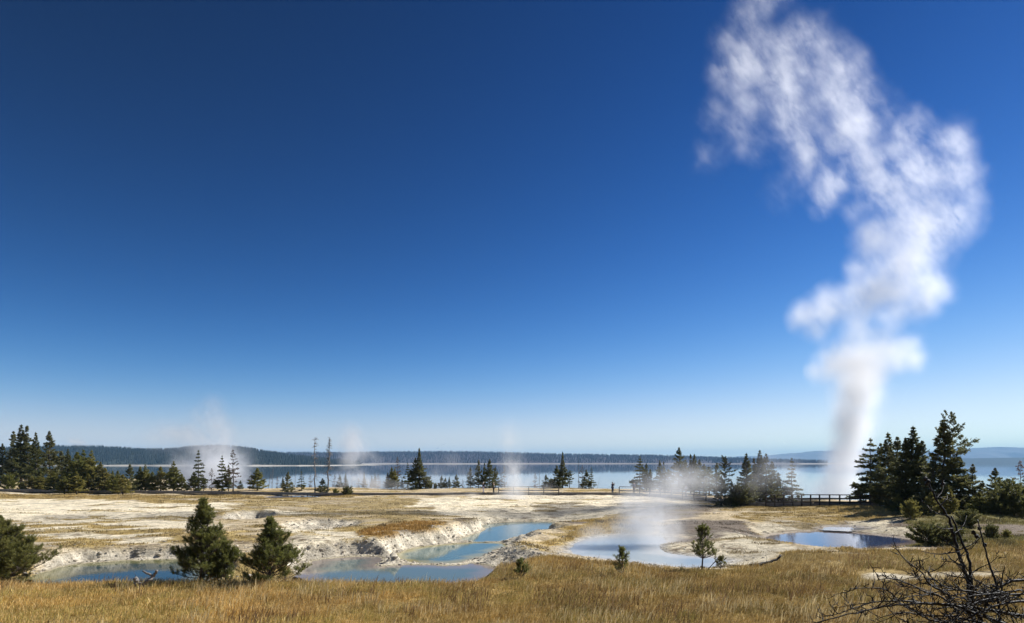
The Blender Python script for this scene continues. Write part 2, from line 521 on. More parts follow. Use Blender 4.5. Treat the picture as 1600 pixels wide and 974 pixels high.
# ------------------------------------------------------------------ water
def grid_water(name, w, d_fn, bbox, step, col_fn, mat, limit):
    X, Y = np.meshgrid(np.arange(bbox[0], bbox[1], step), np.arange(bbox[2], bbox[3], step))
    d = d_fn(X.ravel(), Y.ravel())
    ny_, nx_ = X.shape
    idx = np.arange(nx_ * ny_).reshape(ny_, nx_)
    q = np.stack([idx[:-1, :-1], idx[:-1, 1:], idx[1:, 1:], idx[1:, :-1]], -1).reshape(-1, 4)
    keep = (d[q] < limit).all(1); q = q[keep]
    used = np.unique(q); remap = np.full(nx_ * ny_, -1); remap[used] = np.arange(len(used))
    v = np.stack([X.ravel()[used], Y.ravel()[used], np.full(len(used), w)], 1)
    me = mesh_np(name, v, remap[q].ravel(), np.full(len(q), 4), col_fn(v[:, 0], v[:, 1], d[used]), mat, True)
    return obj(name, me)


WCOL = {  # deep colour, shelf colour, shelf width (m)
    'left': (C(.03, .06, .07), C(.15, .15, .065), 2.2, 'blue pool with an olive shelf behind the left meadow'),
    'near': (C(.115, .16, .155), C(.23, .195, .17), 1.8, 'teal grey pool with pinkish edges nearest the meadow'),
    'middle': (C(.095, .165, .165), C(.30, .27, .13), 1.1, 'turquoise pool under the cream sinter bank'),
    'upper': (C(.10, .165, .17), C(.22, .25, .20), .8, 'turquoise pool farthest up the chain of three'),
    'milky': (C(.31, .36, .38), C(.46, .46, .44), 1.6, 'pale milky blue steaming pool'),
    'violet': (C(.045, .065, .135), C(.24, .19, .165), 1.6, 'violet blue pool reflecting the steam plume'),
    'shallow': (C(.30, .30, .32), C(.40, .37, .33), .8, 'small shallow puddle behind the violet pool'),
    'seep': (C(.20, .20, .22), C(.30, .28, .26), .8, 'thin grey seep of water in front of the boardwalk'),
}
for k, p in POOLS.items():
    deep, shelf, wdt, lab = WCOL[k]
    px = [q_[0] for q_ in p['poly']]; py = [q_[1] for q_ in p['poly']]

    def dfn(x, y, p=p):
        return sdf(x + (fbm(x * .6, y * .6, 41, 3) - .5) * 1.0, y + (fbm(x * .6, y * .6, 51, 3) - .5) * 1.0, p['poly'])

    def cfn(x, y, d, deep=deep, shelf=shelf, wdt=wdt, k=k):
        n = fbm(x * .8, y * .8, 171, 4)
        wd = wdt * (1 + (.0 if k not in ('left', 'middle') else 0))
        t = sstep(.1, 1, -d / wd + (n - .5) * .5)
        if k in ('left', 'middle', 'near'):   # the shelf runs along the far shore
            ymax = max(py)
            t = sstep(.1, 1, -d / wd + (n - .5) * .6)
        return shelf * (1 - t)[:, None] + deep * t[:, None]
    o = grid_water('pool', p['w'], dfn, (min(px) - 1, max(px) + 1, min(py) - 1, max(py) + 1), .2, cfn, {'violet': M_mirror, 'shallow': M_mirror, 'milky': M_milk}.get(k, M_pool), .3 if p['bank'] > .5 else .5)
    tag(o, lab, kind='structure')
lv = []
lx = np.array([-24000, -6000, -1500, -400, -150, -60, 0, 60, 150, 400, 1500, 6000, 24000.]); ly = np.array([95, 130, 170, 300, 700, 1600, 3000, 6000, 12000, 23000.])
LX, LY = np.meshgrid(lx, ly); idx = np.arange(LX.size).reshape(LX.shape)
q = np.stack([idx[:-1, :-1], idx[:-1, 1:], idx[1:, 1:], idx[1:, :-1]], -1).reshape(-1)
lme = mesh_np('lake', np.stack([LX.ravel(), LY.ravel(), np.full(LX.size, WL)], 1), q, np.full(len(q) // 4, 4), np.tile(C(.02, .055, .10), (LX.size, 1)), M_lake, True)
tag(obj('lake', lme), 'calm blue lake beyond the bluff', kind='structure')


# ------------------------------------------------------------------ far shores
def ridge(name, prof, y0, depth, col_a, col_b, seed, beach=None, label=None, rough=.12, nx_=260, ny_=26):
    """hill whose skyline, seen over the lake, follows prof [(px, py)]"""
    px = np.linspace(prof[0][0], prof[-1][0], nx_)
    top = np.interp(px, [a_ for a_, _ in prof], [b_ for _, b_ in prof])
    T = np.linspace(0, 1, ny_)
    yc = y0 + depth * .55
    hx = (px - 800) / F * yc
    htop = CZ - (top - HY) / F * yc - WL
    htop = np.maximum(htop, .3)
    prof_t = np.where(T < .55, np.sin(np.clip(T / .55, 0, 1) * math.pi / 2) ** 1.1, np.cos((T - .55) / .45 * math.pi / 2))
    X = np.tile(hx, (ny_, 1)); Y = y0 + depth * np.tile(T[:, None], (1, nx_)) + (fbm(X * 8 / depth, X * 0 + 1, seed, 3) - .5) * depth * .25 * (1 - T[:, None])
    n_ = fbm(X * 5 / depth, Y * 5 / depth, seed + 3, 5)
    Z = WL - 1 + (htop[None] + 1) * prof_t[:, None] * (1 + rough * (n_ - .5) * (T[:, None] < .5) * 2)
    v = np.stack([X.ravel(), Y.ravel(), Z.ravel()], 1)
    n2 = fbm(X.ravel() * 14 / depth, Y.ravel() * 40 / depth, seed + 7, 5)
    cc = col_a * (1 - n2)[:, None] + col_b * n2[:, None]
    if beach is not None:
        bz = (Z.ravel() < WL + beach)
        cc[bz] = C(.55, .50, .42)
    idx = np.arange(X.size).reshape(X.shape)
    q_ = np.stack([idx[:-1, :-1], idx[:-1, 1:], idx[1:, 1:], idx[1:, :-1]], -1).reshape(-1)
    me = mesh_np(name, v, q_, np.full(len(q_) // 4, 4), cc, M_forest, True)
    o = tag(obj(name, me), label, kind='structure')
    return X, Y, Z, htop


def forest(surf, n, hgt, seed, label, zmin, col_a, col_b):
    """a far wood that reads as one mass: many small conifers on the camera side of a ridge"""
    X, Y, Z, _ = surf
    rng = np.random.default_rng(seed)
    ny_, nx_ = X.shape
    k = int(ny_ * .75)
    u = rng.random(n) * (nx_ - 1.01); w = rng.random(n) ** .8 * (k - 1.01)
    iu = u.astype(int); iw = w.astype(int); fu = u - iu; fw = w - iw

    def bil(A): return (A[iw, iu] * (1 - fu) + A[iw, iu + 1] * fu) * (1 - fw) + (A[iw + 1, iu] * (1 - fu) + A[iw + 1, iu + 1] * fu) * fw
    x, y, zz = bil(X), bil(Y), bil(Z)
    m = zz > WL + zmin; x, y, zz = x[m], y[m], zz[m]; n = len(x)
    h = hgt * rng.uniform(.55, 1.25, n); r = h * rng.uniform(.14, .24, n)
    S = 5; ang = np.arange(S) * 2 * math.pi / S
    v = np.zeros((n, S + 1, 3))
    v[:, :S, 0] = x[:, None] + r[:, None] * np.cos(ang); v[:, :S, 1] = y[:, None] + r[:, None] * np.sin(ang); v[:, :S, 2] = zz[:, None] - 1
    v[:, S] = np.stack([x, y, zz + h], 1)
    f = np.array([[i, (i + 1) % S, S] for i in range(S)])
    q_ = (np.arange(n)[:, None, None] * (S + 1) + f[None]).ravel()
    t = rng.random((n, 1)); cc = col_a * (1 - t) + col_b * t
    me = mesh_np('forest', v.reshape(-1, 3), q_, np.full(n * S, 3), np.repeat(cc, S + 1, 0), M_forest)
    tag(obj('forest', me), label, kind='stuff')


DG, DG2 = C(.022, .028, .020), C(.05, .055, .038)
s1 = ridge('hill', [(-420, 704), (-200, 700), (0, 703), (60, 703), (110, 702), (160, 702), (215, 706), (262, 706), (300, 702), (350, 701), (385, 704), (420, 710), (455, 715), (500, 720), (560, 726), (600, 728)], 2500, 900, DG, DG2, 11, 2.0, 'dark forested hill across the lake')
forest(s1, 16000, 17, 1, 'dark conifer forest covering the near hill across the lake', 3.5, DG, DG2)
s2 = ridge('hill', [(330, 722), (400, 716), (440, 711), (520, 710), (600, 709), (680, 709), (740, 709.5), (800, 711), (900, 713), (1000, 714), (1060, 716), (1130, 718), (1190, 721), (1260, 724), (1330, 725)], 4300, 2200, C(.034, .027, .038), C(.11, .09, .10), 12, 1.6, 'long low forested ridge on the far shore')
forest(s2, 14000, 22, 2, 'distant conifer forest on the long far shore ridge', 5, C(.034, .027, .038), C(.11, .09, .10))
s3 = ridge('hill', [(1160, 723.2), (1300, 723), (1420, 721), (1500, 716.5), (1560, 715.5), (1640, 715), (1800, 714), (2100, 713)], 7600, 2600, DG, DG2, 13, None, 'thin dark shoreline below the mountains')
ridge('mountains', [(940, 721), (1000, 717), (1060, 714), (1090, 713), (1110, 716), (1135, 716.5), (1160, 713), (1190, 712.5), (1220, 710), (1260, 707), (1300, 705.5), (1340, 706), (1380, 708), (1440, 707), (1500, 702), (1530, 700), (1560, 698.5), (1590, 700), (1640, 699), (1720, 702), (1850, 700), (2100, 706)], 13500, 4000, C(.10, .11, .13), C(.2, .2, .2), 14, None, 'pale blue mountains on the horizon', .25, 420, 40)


# ------------------------------------------------------------------ blades (grass)
def blades(name, x, y, h, w, colr, rng, lean=.5, wind=(.35, .05), label=None, mat=None, droop=.5):
    n = len(x); zz = terrain(x, y)
    az = rng.random(n) * 2 * math.pi
    le = rng.random(n) * lean
    dx = np.cos(az) * le + wind[0] * rng.uniform(.3, 1.3, n); dy = np.sin(az) * le + wind[1]
    fa = rng.random(n) * math.pi
    sx, sy = np.cos(fa) * w / 2, np.sin(fa) * w / 2
    v = np.zeros((n, 5, 3))
    mx_, my_, mz = x + dx * h * .35, y + dy * h * .35, zz + h * .6
    tx, ty, tz = x + dx * h * (.8 + droop * .4), y + dy * h * (.8 + droop * .4), zz + h * np.clip(1 - .35 * (dx ** 2 + dy ** 2), .55, 1)
    v[:, 0] = np.stack([x - sx, y - sy, zz - .03], 1); v[:, 1] = np.stack([x + sx, y + sy, zz - .03], 1)
    v[:, 2] = np.stack([mx_ + sx * .8, my_ + sy * .8, mz], 1); v[:, 3] = np.stack([mx_ - sx * .8, my_ - sy * .8, mz], 1)
    v[:, 4] = np.stack([tx, ty, tz], 1)
    b = np.arange(n)[:, None] * 5
    q_ = np.concatenate([b + np.array([[0, 1, 2, 3]]), b + np.array([[3, 2, 4]])], 1).ravel()
    sizes = np.tile([4, 3], n)
    me = mesh_np(name, v.reshape(-1, 3), q_, sizes, np.repeat(colr, 5, 0), mat or M_grass)
    return tag(obj(name, me), label, kind='stuff')


rng = np.random.default_rng(7)
n = 520000
y = rng.uniform(16.5, 42, n); x = rng.uniform(-.84, .84, n) * y + rng.uniform(-1, 1, n)
zq, zbq, slq, dsq = terrain(x, y, True)
dmn = np.min([d for d in dsq.values()], axis=0)
g, gc, so = ground_cover(x, y)
keep = (g > .8) & (rng.random(n) < sstep(.75, 1, g)) & (slq < .75) & (dmn > .35)
# uneven stand: thin spots and tufts
tuft = fbm(x * 2.6, y * 2.6, 201, 3); big = fbm(x * .22, y * .22, 211, 3)
keep &= rng.random(n) < np.clip(.35 + 3 * (tuft - .36), .08, 1)
x, y, gc, tuft, big = x[keep], y[keep], gc[keep], tuft[keep], big[keep]; n = len(x)
h = rng.gamma(3.2, .05, n) * (.4 + 1.2 * tuft) * (.6 + .7 * big); h = np.clip(h, .03, .38)
tone = (rng.uniform(.65, 1.35, n) * (.78 + .44 * fbm(x * .8, y * .8, 205, 3)) * (1.38 - .56 * sstep(-12, 10, x)))[:, None]
green = sstep(.46, .6, fbm(x * .45, y * .6, 221, 4))[:, None] * rng.random(n)[:, None]
straw = (rng.random(n) < .22)[:, None]
red = sstep(.5, .7, fbm(x * .3, y * .45, 231, 4))[:, None]
cc = gc * tone
cc = cc * (1 - .3 * red) + C(.36, .235, .11) * tone * .3 * red
cc = cc * (1 - .8 * green) + C(.27, .265, .07) * tone * .8 * green
dk = sstep(.5, .68, fbm(x * .6, y * .6, 237, 4))[:, None]
cc = cc * (1 - .32 * dk) + C(.17, .11, .045) * tone * .32 * dk
cc = np.where(straw, C(.66, .49, .22) * tone, cc)
blades('grass', x, y, h, rng.uniform(.009, .021, n), cc, rng, .9, (.55, .0), 'golden brown dry meadow grass', None)

# taller stalks and brown weeds standing in loose groups
n = 26000
y = rng.uniform(16.8, 36, n); x = rng.uniform(-.8, .8, n) * y
g, gc, so = ground_cover(x, y); zq, zbq, slq, dsq = terrain(x, y, True)
keep = (g > .8) & (slq < .6) & (fbm(x * .55, y * .55, 241, 4) > .53)
x, y = x[keep], y[keep]; n = len(x)
kind_ = fbm(x * .4, y * .4, 245, 2)[:, None]
cc = np.where(kind_ > .52, C(.24, .15, .075), C(.66, .53, .28)) * rng.uniform(.6, 1.3, n)[:, None]
blades('tall_grass', x, y, rng.uniform(.22, .55, n), rng.uniform(.012, .026, n), cc, rng, .5, (.35, 0), 'taller pale stalks and brown weeds standing in the meadow', None)

# tussocks on the flats
n = 900000
y = 34 + rng.random(n) ** 1.25 * 96; x = rng.uniform(-.82, .82, n) * y
g, gc, so = ground_cover(x, y); pz = patch(x, y, g)
zq, zbq, slq, dsq = terrain(x, y, True)
dmn = np.min([d for d in dsq.values()], axis=0) if dsq else np.full(n, 9.)
tus = fbm(x * .9, y * .9, 251, 3)
keep = (rng.random(n) < pz * np.clip((tus - .36) * 4, 0.02, 1) * .8 * (.8 + 1.6 * (g > .7))) & (slq < .5) & (dmn > .7) & (y < lake_edge(x) - .5) & ~((g > .97) & (y < 42))
x, y, gc, tus, g = x[keep], y[keep], gc[keep], tus[keep], g[keep]; n = len(x)
h = rng.uniform(.06, .2, n) * (.5 + 1.2 * tus) * (.6 + .7 * sstep(.7, .95, g))
dark = sstep(.52, .62, fbm(x * .55, y * .8, 261, 4))[:, None] * (g < .9)[:, None]
cc = gc * rng.uniform(.6, 1.25, n)[:, None]
cc = cc * (1 - .75 * dark) + C(.12, .095, .05) * .75 * dark
blades('dry_grass', x, y, h, rng.uniform(.02, .05, n), cc, rng, .7, (.2, 0), 'straw coloured tussock grass in drifts on the sinter flats', None)


# ------------------------------------------------------------------ stones and crust lumps
def stones(n, rng):
    y = rng.uniform(34, 80, n); x = rng.uniform(-.75, .75, n) * y
    zq, zbq, slq, dsq = terrain(x, y, True)
    dm = np.min([d for k_, d in dsq.items()], axis=0)
    keep = (dm > .1) & (((slq > .15) & (rng.random(n) < .9)) | ((dm < 3) & (rng.random(n) < .12)) | (rng.random(n) < .01))
    x, y, zz = x[keep], y[keep], zq[keep]; n = len(x)
    bm = bmesh.new(); bmesh.ops.create_icosphere(bm, subdivisions=1, radius=1)
    tv = np.array([v.co for v in bm.verts]); tf = np.array([[v.index for v in f.verts] for f in bm.faces]); bm.free()
    r = .02 + rng.gamma(1.5, .022, n)
    v = tv[None] * rng.uniform(.7, 1.3, (n, len(tv), 1)) * r[:, None, None] * np.array([1.2, 1, .65])
    v = v + np.stack([x, y, zz], 1)[:, None]
    t = rng.random((n, 1)); cc = C(.30, .27, .22) * (1 - t) + C(.68, .60, .47) * t
    q_ = (np.arange(n)[:, None, None] * len(tv) + tf[None]).ravel()
    me = mesh_np('gravel', v.reshape(-1, 3), q_, np.full(n * len(tf), 3), np.repeat(cc, len(tv), 0), M_forest)
    tag(obj('gravel', me), 'crumbled sinter stones on the pool banks', kind='stuff')


stones(60000, np.random.default_rng(31))


# ------------------------------------------------------------------ conifers
def leaf_quads(base, d, L, W, rng):
    """diamond shaped sprays: arrays of base point, unit direction, length, width"""
    n = len(base)
    rv = rng.normal(size=(n, 3)); s = np.cross(d, rv); s /= np.linalg.norm(s, axis=1)[:, None] + 1e-9
    v = np.zeros((n, 4, 3))
    v[:, 0] = base; v[:, 1] = base + d * (L * .45)[:, None] + s * (W / 2)[:, None]
    v[:, 2] = base + d * L[:, None]; v[:, 3] = base + d * (L * .45)[:, None] - s * (W / 2)[:, None]
    return v


def unit(v): return v / (np.linalg.norm(v, axis=-1, keepdims=True) + 1e-9)


PROF = {  # crown outline: radius share at height share
    'spruce': [(0, .8), (.12, 1), (.4, .72), (.7, .38), (.9, .13), (1, .02)],
    'fir': [(0, .85), (.1, 1), (.35, .86), (.6, .58), (.82, .28), (1, .03)],
    'pine': [(0, .85), (.12, 1), (.4, .80), (.7, .46), (.9, .18), (1, .03)],
    'spire': [(0, 1), (.15, .97), (.4, .6), (.55, .27), (.75, .14), (1, .02)],
    'layered': [(0, .7), (.15, 1), (.45, .8), (.65, .48), (.85, .22), (1, .03)],
    'loose': [(0, .45), (.2, .7), (.45, 1), (.7, .75), (.9, .4), (1, .1)],
    'sparse': [(0, .6), (.2, 1), (.5, .8), (.8, .45), (1, .08)],
    'shrub': [(0, .9), (.25, 1), (.55, .9), (.8, .6), (1, .15)],
}


def crown_mesh(name, seed, H, Rm, style, nb, tw, base=.06, elev=(-12, 45), leafL=.3, leafW=.1, tint=(C(.045, .06, .022), C(.085, .10, .035)), mat=None, gap=0, drop=0, bare=0., jitter=.22, per=8):
    rng = np.random.default_rng(seed)
    pr = PROF[style]
    limbs = MB(); V = []; CC = []
    ts = np.sort(rng.random(nb) ** .85); 
    if style == 'layered': ts = np.round(ts * 11) / 11 + rng.normal(size=nb) * .008
    az = np.cumsum(rng.uniform(1.6, 3.1, nb))
    sector = rng.random(9)
    for t, a_ in zip(ts, az):
        t = min(max(t, 0), .99)
        L = Rm * np.interp(t, [p_[0] for p_ in pr], [p_[1] for p_ in pr]) * rng.uniform(1 - jitter * 1.6, 1 + jitter)
        L *= 1 - gap * (sector[int(t * 8.99)] > .6) * (math.sin(a_ * 1.0 + t * 9) > .2)
        z0 = H * (base + (1 - base) * t)
        e = R(elev[0] + (elev[1] - elev[0]) * t + rng.normal() * 7)
        d0 = np.array([math.cos(a_) * math.cos(e), math.sin(a_) * math.cos(e), math.sin(e)])
        S = np.linspace(0, 1, 6)
        pts = np.array([0, 0, z0]) + d0 * (S * L)[:, None] + np.array([0, 0, 1.]) * ((S ** 2) * L * (.12 - drop))[:, None]
        limbs.tube(pts, np.linspace(max(.012 * H / 8, .01 + .012 * L), .006, 6), 4, False)
        if rng.random() < bare: continue
        k = max(3, int(1.3 * tw * (L / Rm + .25)))
        s = rng.random(k) ** .7 * .88 + .12
        if L > 1.0: s = np.clip(s, .2, 1)
        bp = np.stack([np.interp(s, S, pts[:, i]) for i in range(3)], 1)
        side = np.where(rng.random(k) < .5, -1, 1); lat = np.array([-math.sin(a_), math.cos(a_), 0])
        td = unit(d0 * rng.uniform(.5, 1.1, k)[:, None] + lat * (side * rng.uniform(.3, 1.1, k))[:, None] + np.array([0, 0, 1.]) * rng.uniform(-.35, .5, k)[:, None])
        tl = (L * .34 * (1 - s * .55) + leafL * .4 * (1 - .7 * t)) * rng.uniform(.5, 1.15, k)
        m = per
        f = rng.random((k, m)); 
        lb = bp[:, None] + td[:, None] * (tl[:, None] * f)[..., None]
        ld = unit(td[:, None] + rng.normal(size=(k, m, 3)) * .55)
        V.append(leaf_quads(lb.reshape(-1, 3), ld.reshape(-1, 3), leafL * (1.1 - .6 * t) * rng.uniform(.5, 1.2, k * m), leafW * (1.05 - .45 * t) * rng.uniform(.6, 1.4, k * m), rng))
        tt = np.repeat(np.clip(rng.normal(.4, .28, k) + rng.normal() * .12, 0, 1.2), m)[:, None]
        CC.append(tint[0] * (1 - tt) + tint[1] * tt)
    # leader
    k = max(5, nb // 8); zt = H * rng.uniform(.93, 1.0, k)
    b_ = np.stack([rng.normal(size=k) * .02, rng.normal(size=k) * .02, zt], 1)
    V.append(leaf_quads(b_, unit(rng.normal(size=(k, 3)) * .22 + [0, 0, 1]), leafL * np.ones(k) * 1.1, leafW * np.ones(k) * .5, rng)); CC.append(np.tile(tint[0], (k, 1)))
    V = np.concatenate(V); CC = np.concatenate(CC); n = len(V)
    me = mesh_np(name, V.reshape(-1, 3), np.arange(n * 4), np.full(n, 4), np.repeat(CC, 4, 0), mat or M_needle)
    return me, limbs


def trunk_mesh(seed, H, r, mat, limbs=None, lean=0, top=.08):
    rng = random.Random(seed); m = MB()
    pts = []; ra = []
    for i in range(9):
        t = i / 8
        pts.append((lean * t * t * H + rng.uniform(-1, 1) * .012 * H * (t > 0), rng.uniform(-1, 1) * .012 * H * (t > 0), t * H - .15 * (i == 0)))
        ra.append(r * (1 - t * (1 - top)) * (1.35 if i == 0 else 1))
    m.tube(pts, ra, 8)
    if limbs:
        b = len(m.v); m.v += limbs.v; m.f += [tuple(b + i for i in f) for f in limbs.f]
    return m.mesh('trunk', mat)


def snag_mesh(seed, H, r, nb, Lb, up=(-25, 25), start=.25):
    rng = random.Random(seed); m = MB()
    pts = [(rng.uniform(-1, 1) * .015 * H * (i > 0), rng.uniform(-1, 1) * .015 * H * (i > 0), i / 8 * H - .1 * (i == 0)) for i in range(9)]
    m.tube(pts, [r * (1 - i / 8 * .85) for i in range(9)], 7)
    br = MB()
    for _ in range(nb):
        t = start + (1 - start) * rng.random() ** .8; a_ = rng.uniform(0, 6.28); L = Lb * (1.15 - t * .8) * rng.uniform(.35, 1.1); e = R(rng.uniform(*up))
        p = Vector((0, 0, t * H)); P_ = [p]; d = Vector((math.cos(a_) * math.cos(e), math.sin(a_) * math.cos(e), math.sin(e)))
        for _k in range(4):
            d = (d + Vector((rng.uniform(-.25, .25), rng.uniform(-.25, .25), rng.uniform(-.3, .2)))).normalized(); p = p + d * L / 4; P_.append(p)
        br.tube(P_, [.04 * H / 8 + .01, .034, .026, .02, .012], 4, False)
        for _k in range(3):
            q_ = P_[rng.randint(1, 4)]; dd = (d + Vector((rng.uniform(-1, 1), rng.uniform(-1, 1), rng.uniform(-.6, .6)))).normalized()
            br.tube([q_, q_ + dd * L * .35], [.018, .01], 3, False)
    return m.mesh('trunk', M_dead), br.mesh('branch', M_dead)


YG = (C(.17, .17, .04), C(.36, .33, .10)); DK = (C(.095, .10, .034), C(.21, .205, .07)); GR = (C(.13, .135, .06), C(.26, .25, .11)); RB = (C(.13, .09, .06), C(.22, .15, .10))
PROTO = {}


def proto(key, H, Rm, style, kind, trunk_r, **kw):
    seed = kw.pop('seed', len(PROTO) + 3); lean = kw.pop('lean', 0)
    cm, limbs = crown_mesh('crown', seed, H, Rm, style, mat=kw.pop('mat', None), **kw)
    PROTO[key] = (H, Rm, kind, trunk_mesh(seed, H * .985, trunk_r, M_bark, limbs, lean), cm, 'crown')


proto('spruce1', 9, 1.5, 'spruce', 'spruce_tree', .14, nb=120, tw=15, tint=DK)
proto('spruce2', 9, 1.25, 'spruce', 'spruce_tree', .13, nb=110, tw=14, tint=DK, gap=.5)
proto('fir1', 9, 2.0, 'fir', 'fir_tree', .17, nb=130, tw=17, tint=DK)
proto('fir2', 9, 2.1, 'fir', 'fir_tree', .17, nb=120, tw=17, tint=GR, gap=.45)
proto('pine1', 5, 1.35, 'pine', 'pine_tree', .09, nb=80, tw=14, tint=YG, elev=(5, 55), leafL=.26)
proto('pine2', 5, 1.2, 'pine', 'pine_tree', .09, nb=75, tw=14, tint=YG, elev=(0, 55), leafL=.26, gap=.4)
proto('pine3', 5, 1.1, 'fir', 'pine_tree', .08, nb=75, tw=13, tint=GR, elev=(0, 50), leafL=.25, gap=.4)
proto('spire1', 8, 1.7, 'spire', 'spruce_tree', .13, nb=120, tw=15, tint=DK)
proto('layer1', 7, 1.75, 'layered', 'spruce_tree', .12, nb=80, tw=16, tint=DK, elev=(-8, 30), drop=.16, gap=.4)
proto('layer2', 7, 1.3, 'layered', 'spruce_tree', .11, nb=66, tw=13, tint=DK, elev=(-14, 30), drop=.18, gap=.55)
proto('loose1', 9, 2.1, 'loose', 'pine_tree', .16, nb=60, tw=20, tint=GR, elev=(-5, 40), base=.25, gap=.5, leafL=.34, jitter=.4)
proto('loose2', 10, 2.2, 'loose', 'pine_tree', .15, nb=55, tw=20, tint=GR, elev=(-12, 35), base=.28, gap=.6, leafL=.34, jitter=.45)
proto('sparse1', 8, 1.25, 'sparse', 'dying_tree', .11, nb=75, tw=5, tint=RB, elev=(-15, 40), bare=.3)
proto('sparse2', 6, .9, 'sparse', 'dying_tree', .08, nb=50, tw=4, tint=RB, elev=(-15, 40), bare=.45)
proto('shrub1', 1.6, 1.2, 'shrub', 'shrub', .05, nb=46, tw=16, tint=YG, elev=(10, 70), leafL=.22, leafW=.09, base=.05)
proto('shrub2', 1.6, 1.9, 'shrub', 'shrub', .05, nb=60, tw=20, tint=DK, elev=(5, 60), leafL=.24, leafW=.1, base=.05)
for key, a_ in {'snag1': (3, 10, .15, 60, 1.9), 'snag2': (5, 9, .14, 130, 1.1), 'snag3': (9, 6, .11, 22, 1.0)}.items():
    t_, b_ = snag_mesh(*a_); PROTO[key] = (a_[1], a_[4], 'dead_tree', t_, b_, 'crown')
t_, b_ = snag_mesh(17, 7, .10, 5, .35); PROTO['pole'] = (7, .35, 'dead_tree', t_, b_, 'crown')
GROUPN = {'spruce_tree': 'spruces around the hot springs', 'fir_tree': 'firs around the hot springs', 'pine_tree': 'pines around the hot springs', 'dead_tree': 'bare dead trees by the lake', 'dying_tree': 'half dead reddish trees', 'shrub': 'shrubs around the flats'}
trng = random.Random(77)


def tree(px, yt, yb, key, label, wf=1.0, Y=None, tilt=0):
    H0, R0, kind, tm, cm, cname = PROTO[key]
    y_ = Y or (CZ - 3.7) * F / (yb - HY)
    x_ = (px - 800) / F * y_
    if Y is None and x_ > 27: pass
    y_ = min(y_, float(lake_edge(np.array([x_]))[0]) + 2)
    x_ = (px - 800) / F * y_
    zb_ = gz(x_, y_) - .05
    H_ = CZ - (yt - HY) / F * y_ - zb_
    k = H_ / H0
    wf = wf * {'pine_tree': 1.25, 'fir_tree': 1.0, 'spruce_tree': 1.1, 'dying_tree': 1.1}.get(kind, 1)
    r = empty(kind, (x_, y_, zb_), trng.uniform(0, 6.28))
    r.rotation_euler = (0, R(tilt), r.rotation_euler[2] if not tilt else 0)
    r.scale = (k * wf, k * wf, k)
    tag(r, label, {'spruce_tree': 'spruce tree', 'fir_tree': 'fir tree', 'pine_tree': 'pine tree', 'dead_tree': 'dead tree', 'dying_tree': 'dying tree', 'shrub': 'shrub'}[kind], GROUPN[kind])
    obj('trunk', tm, r); obj(cname, cm, r)
    return r


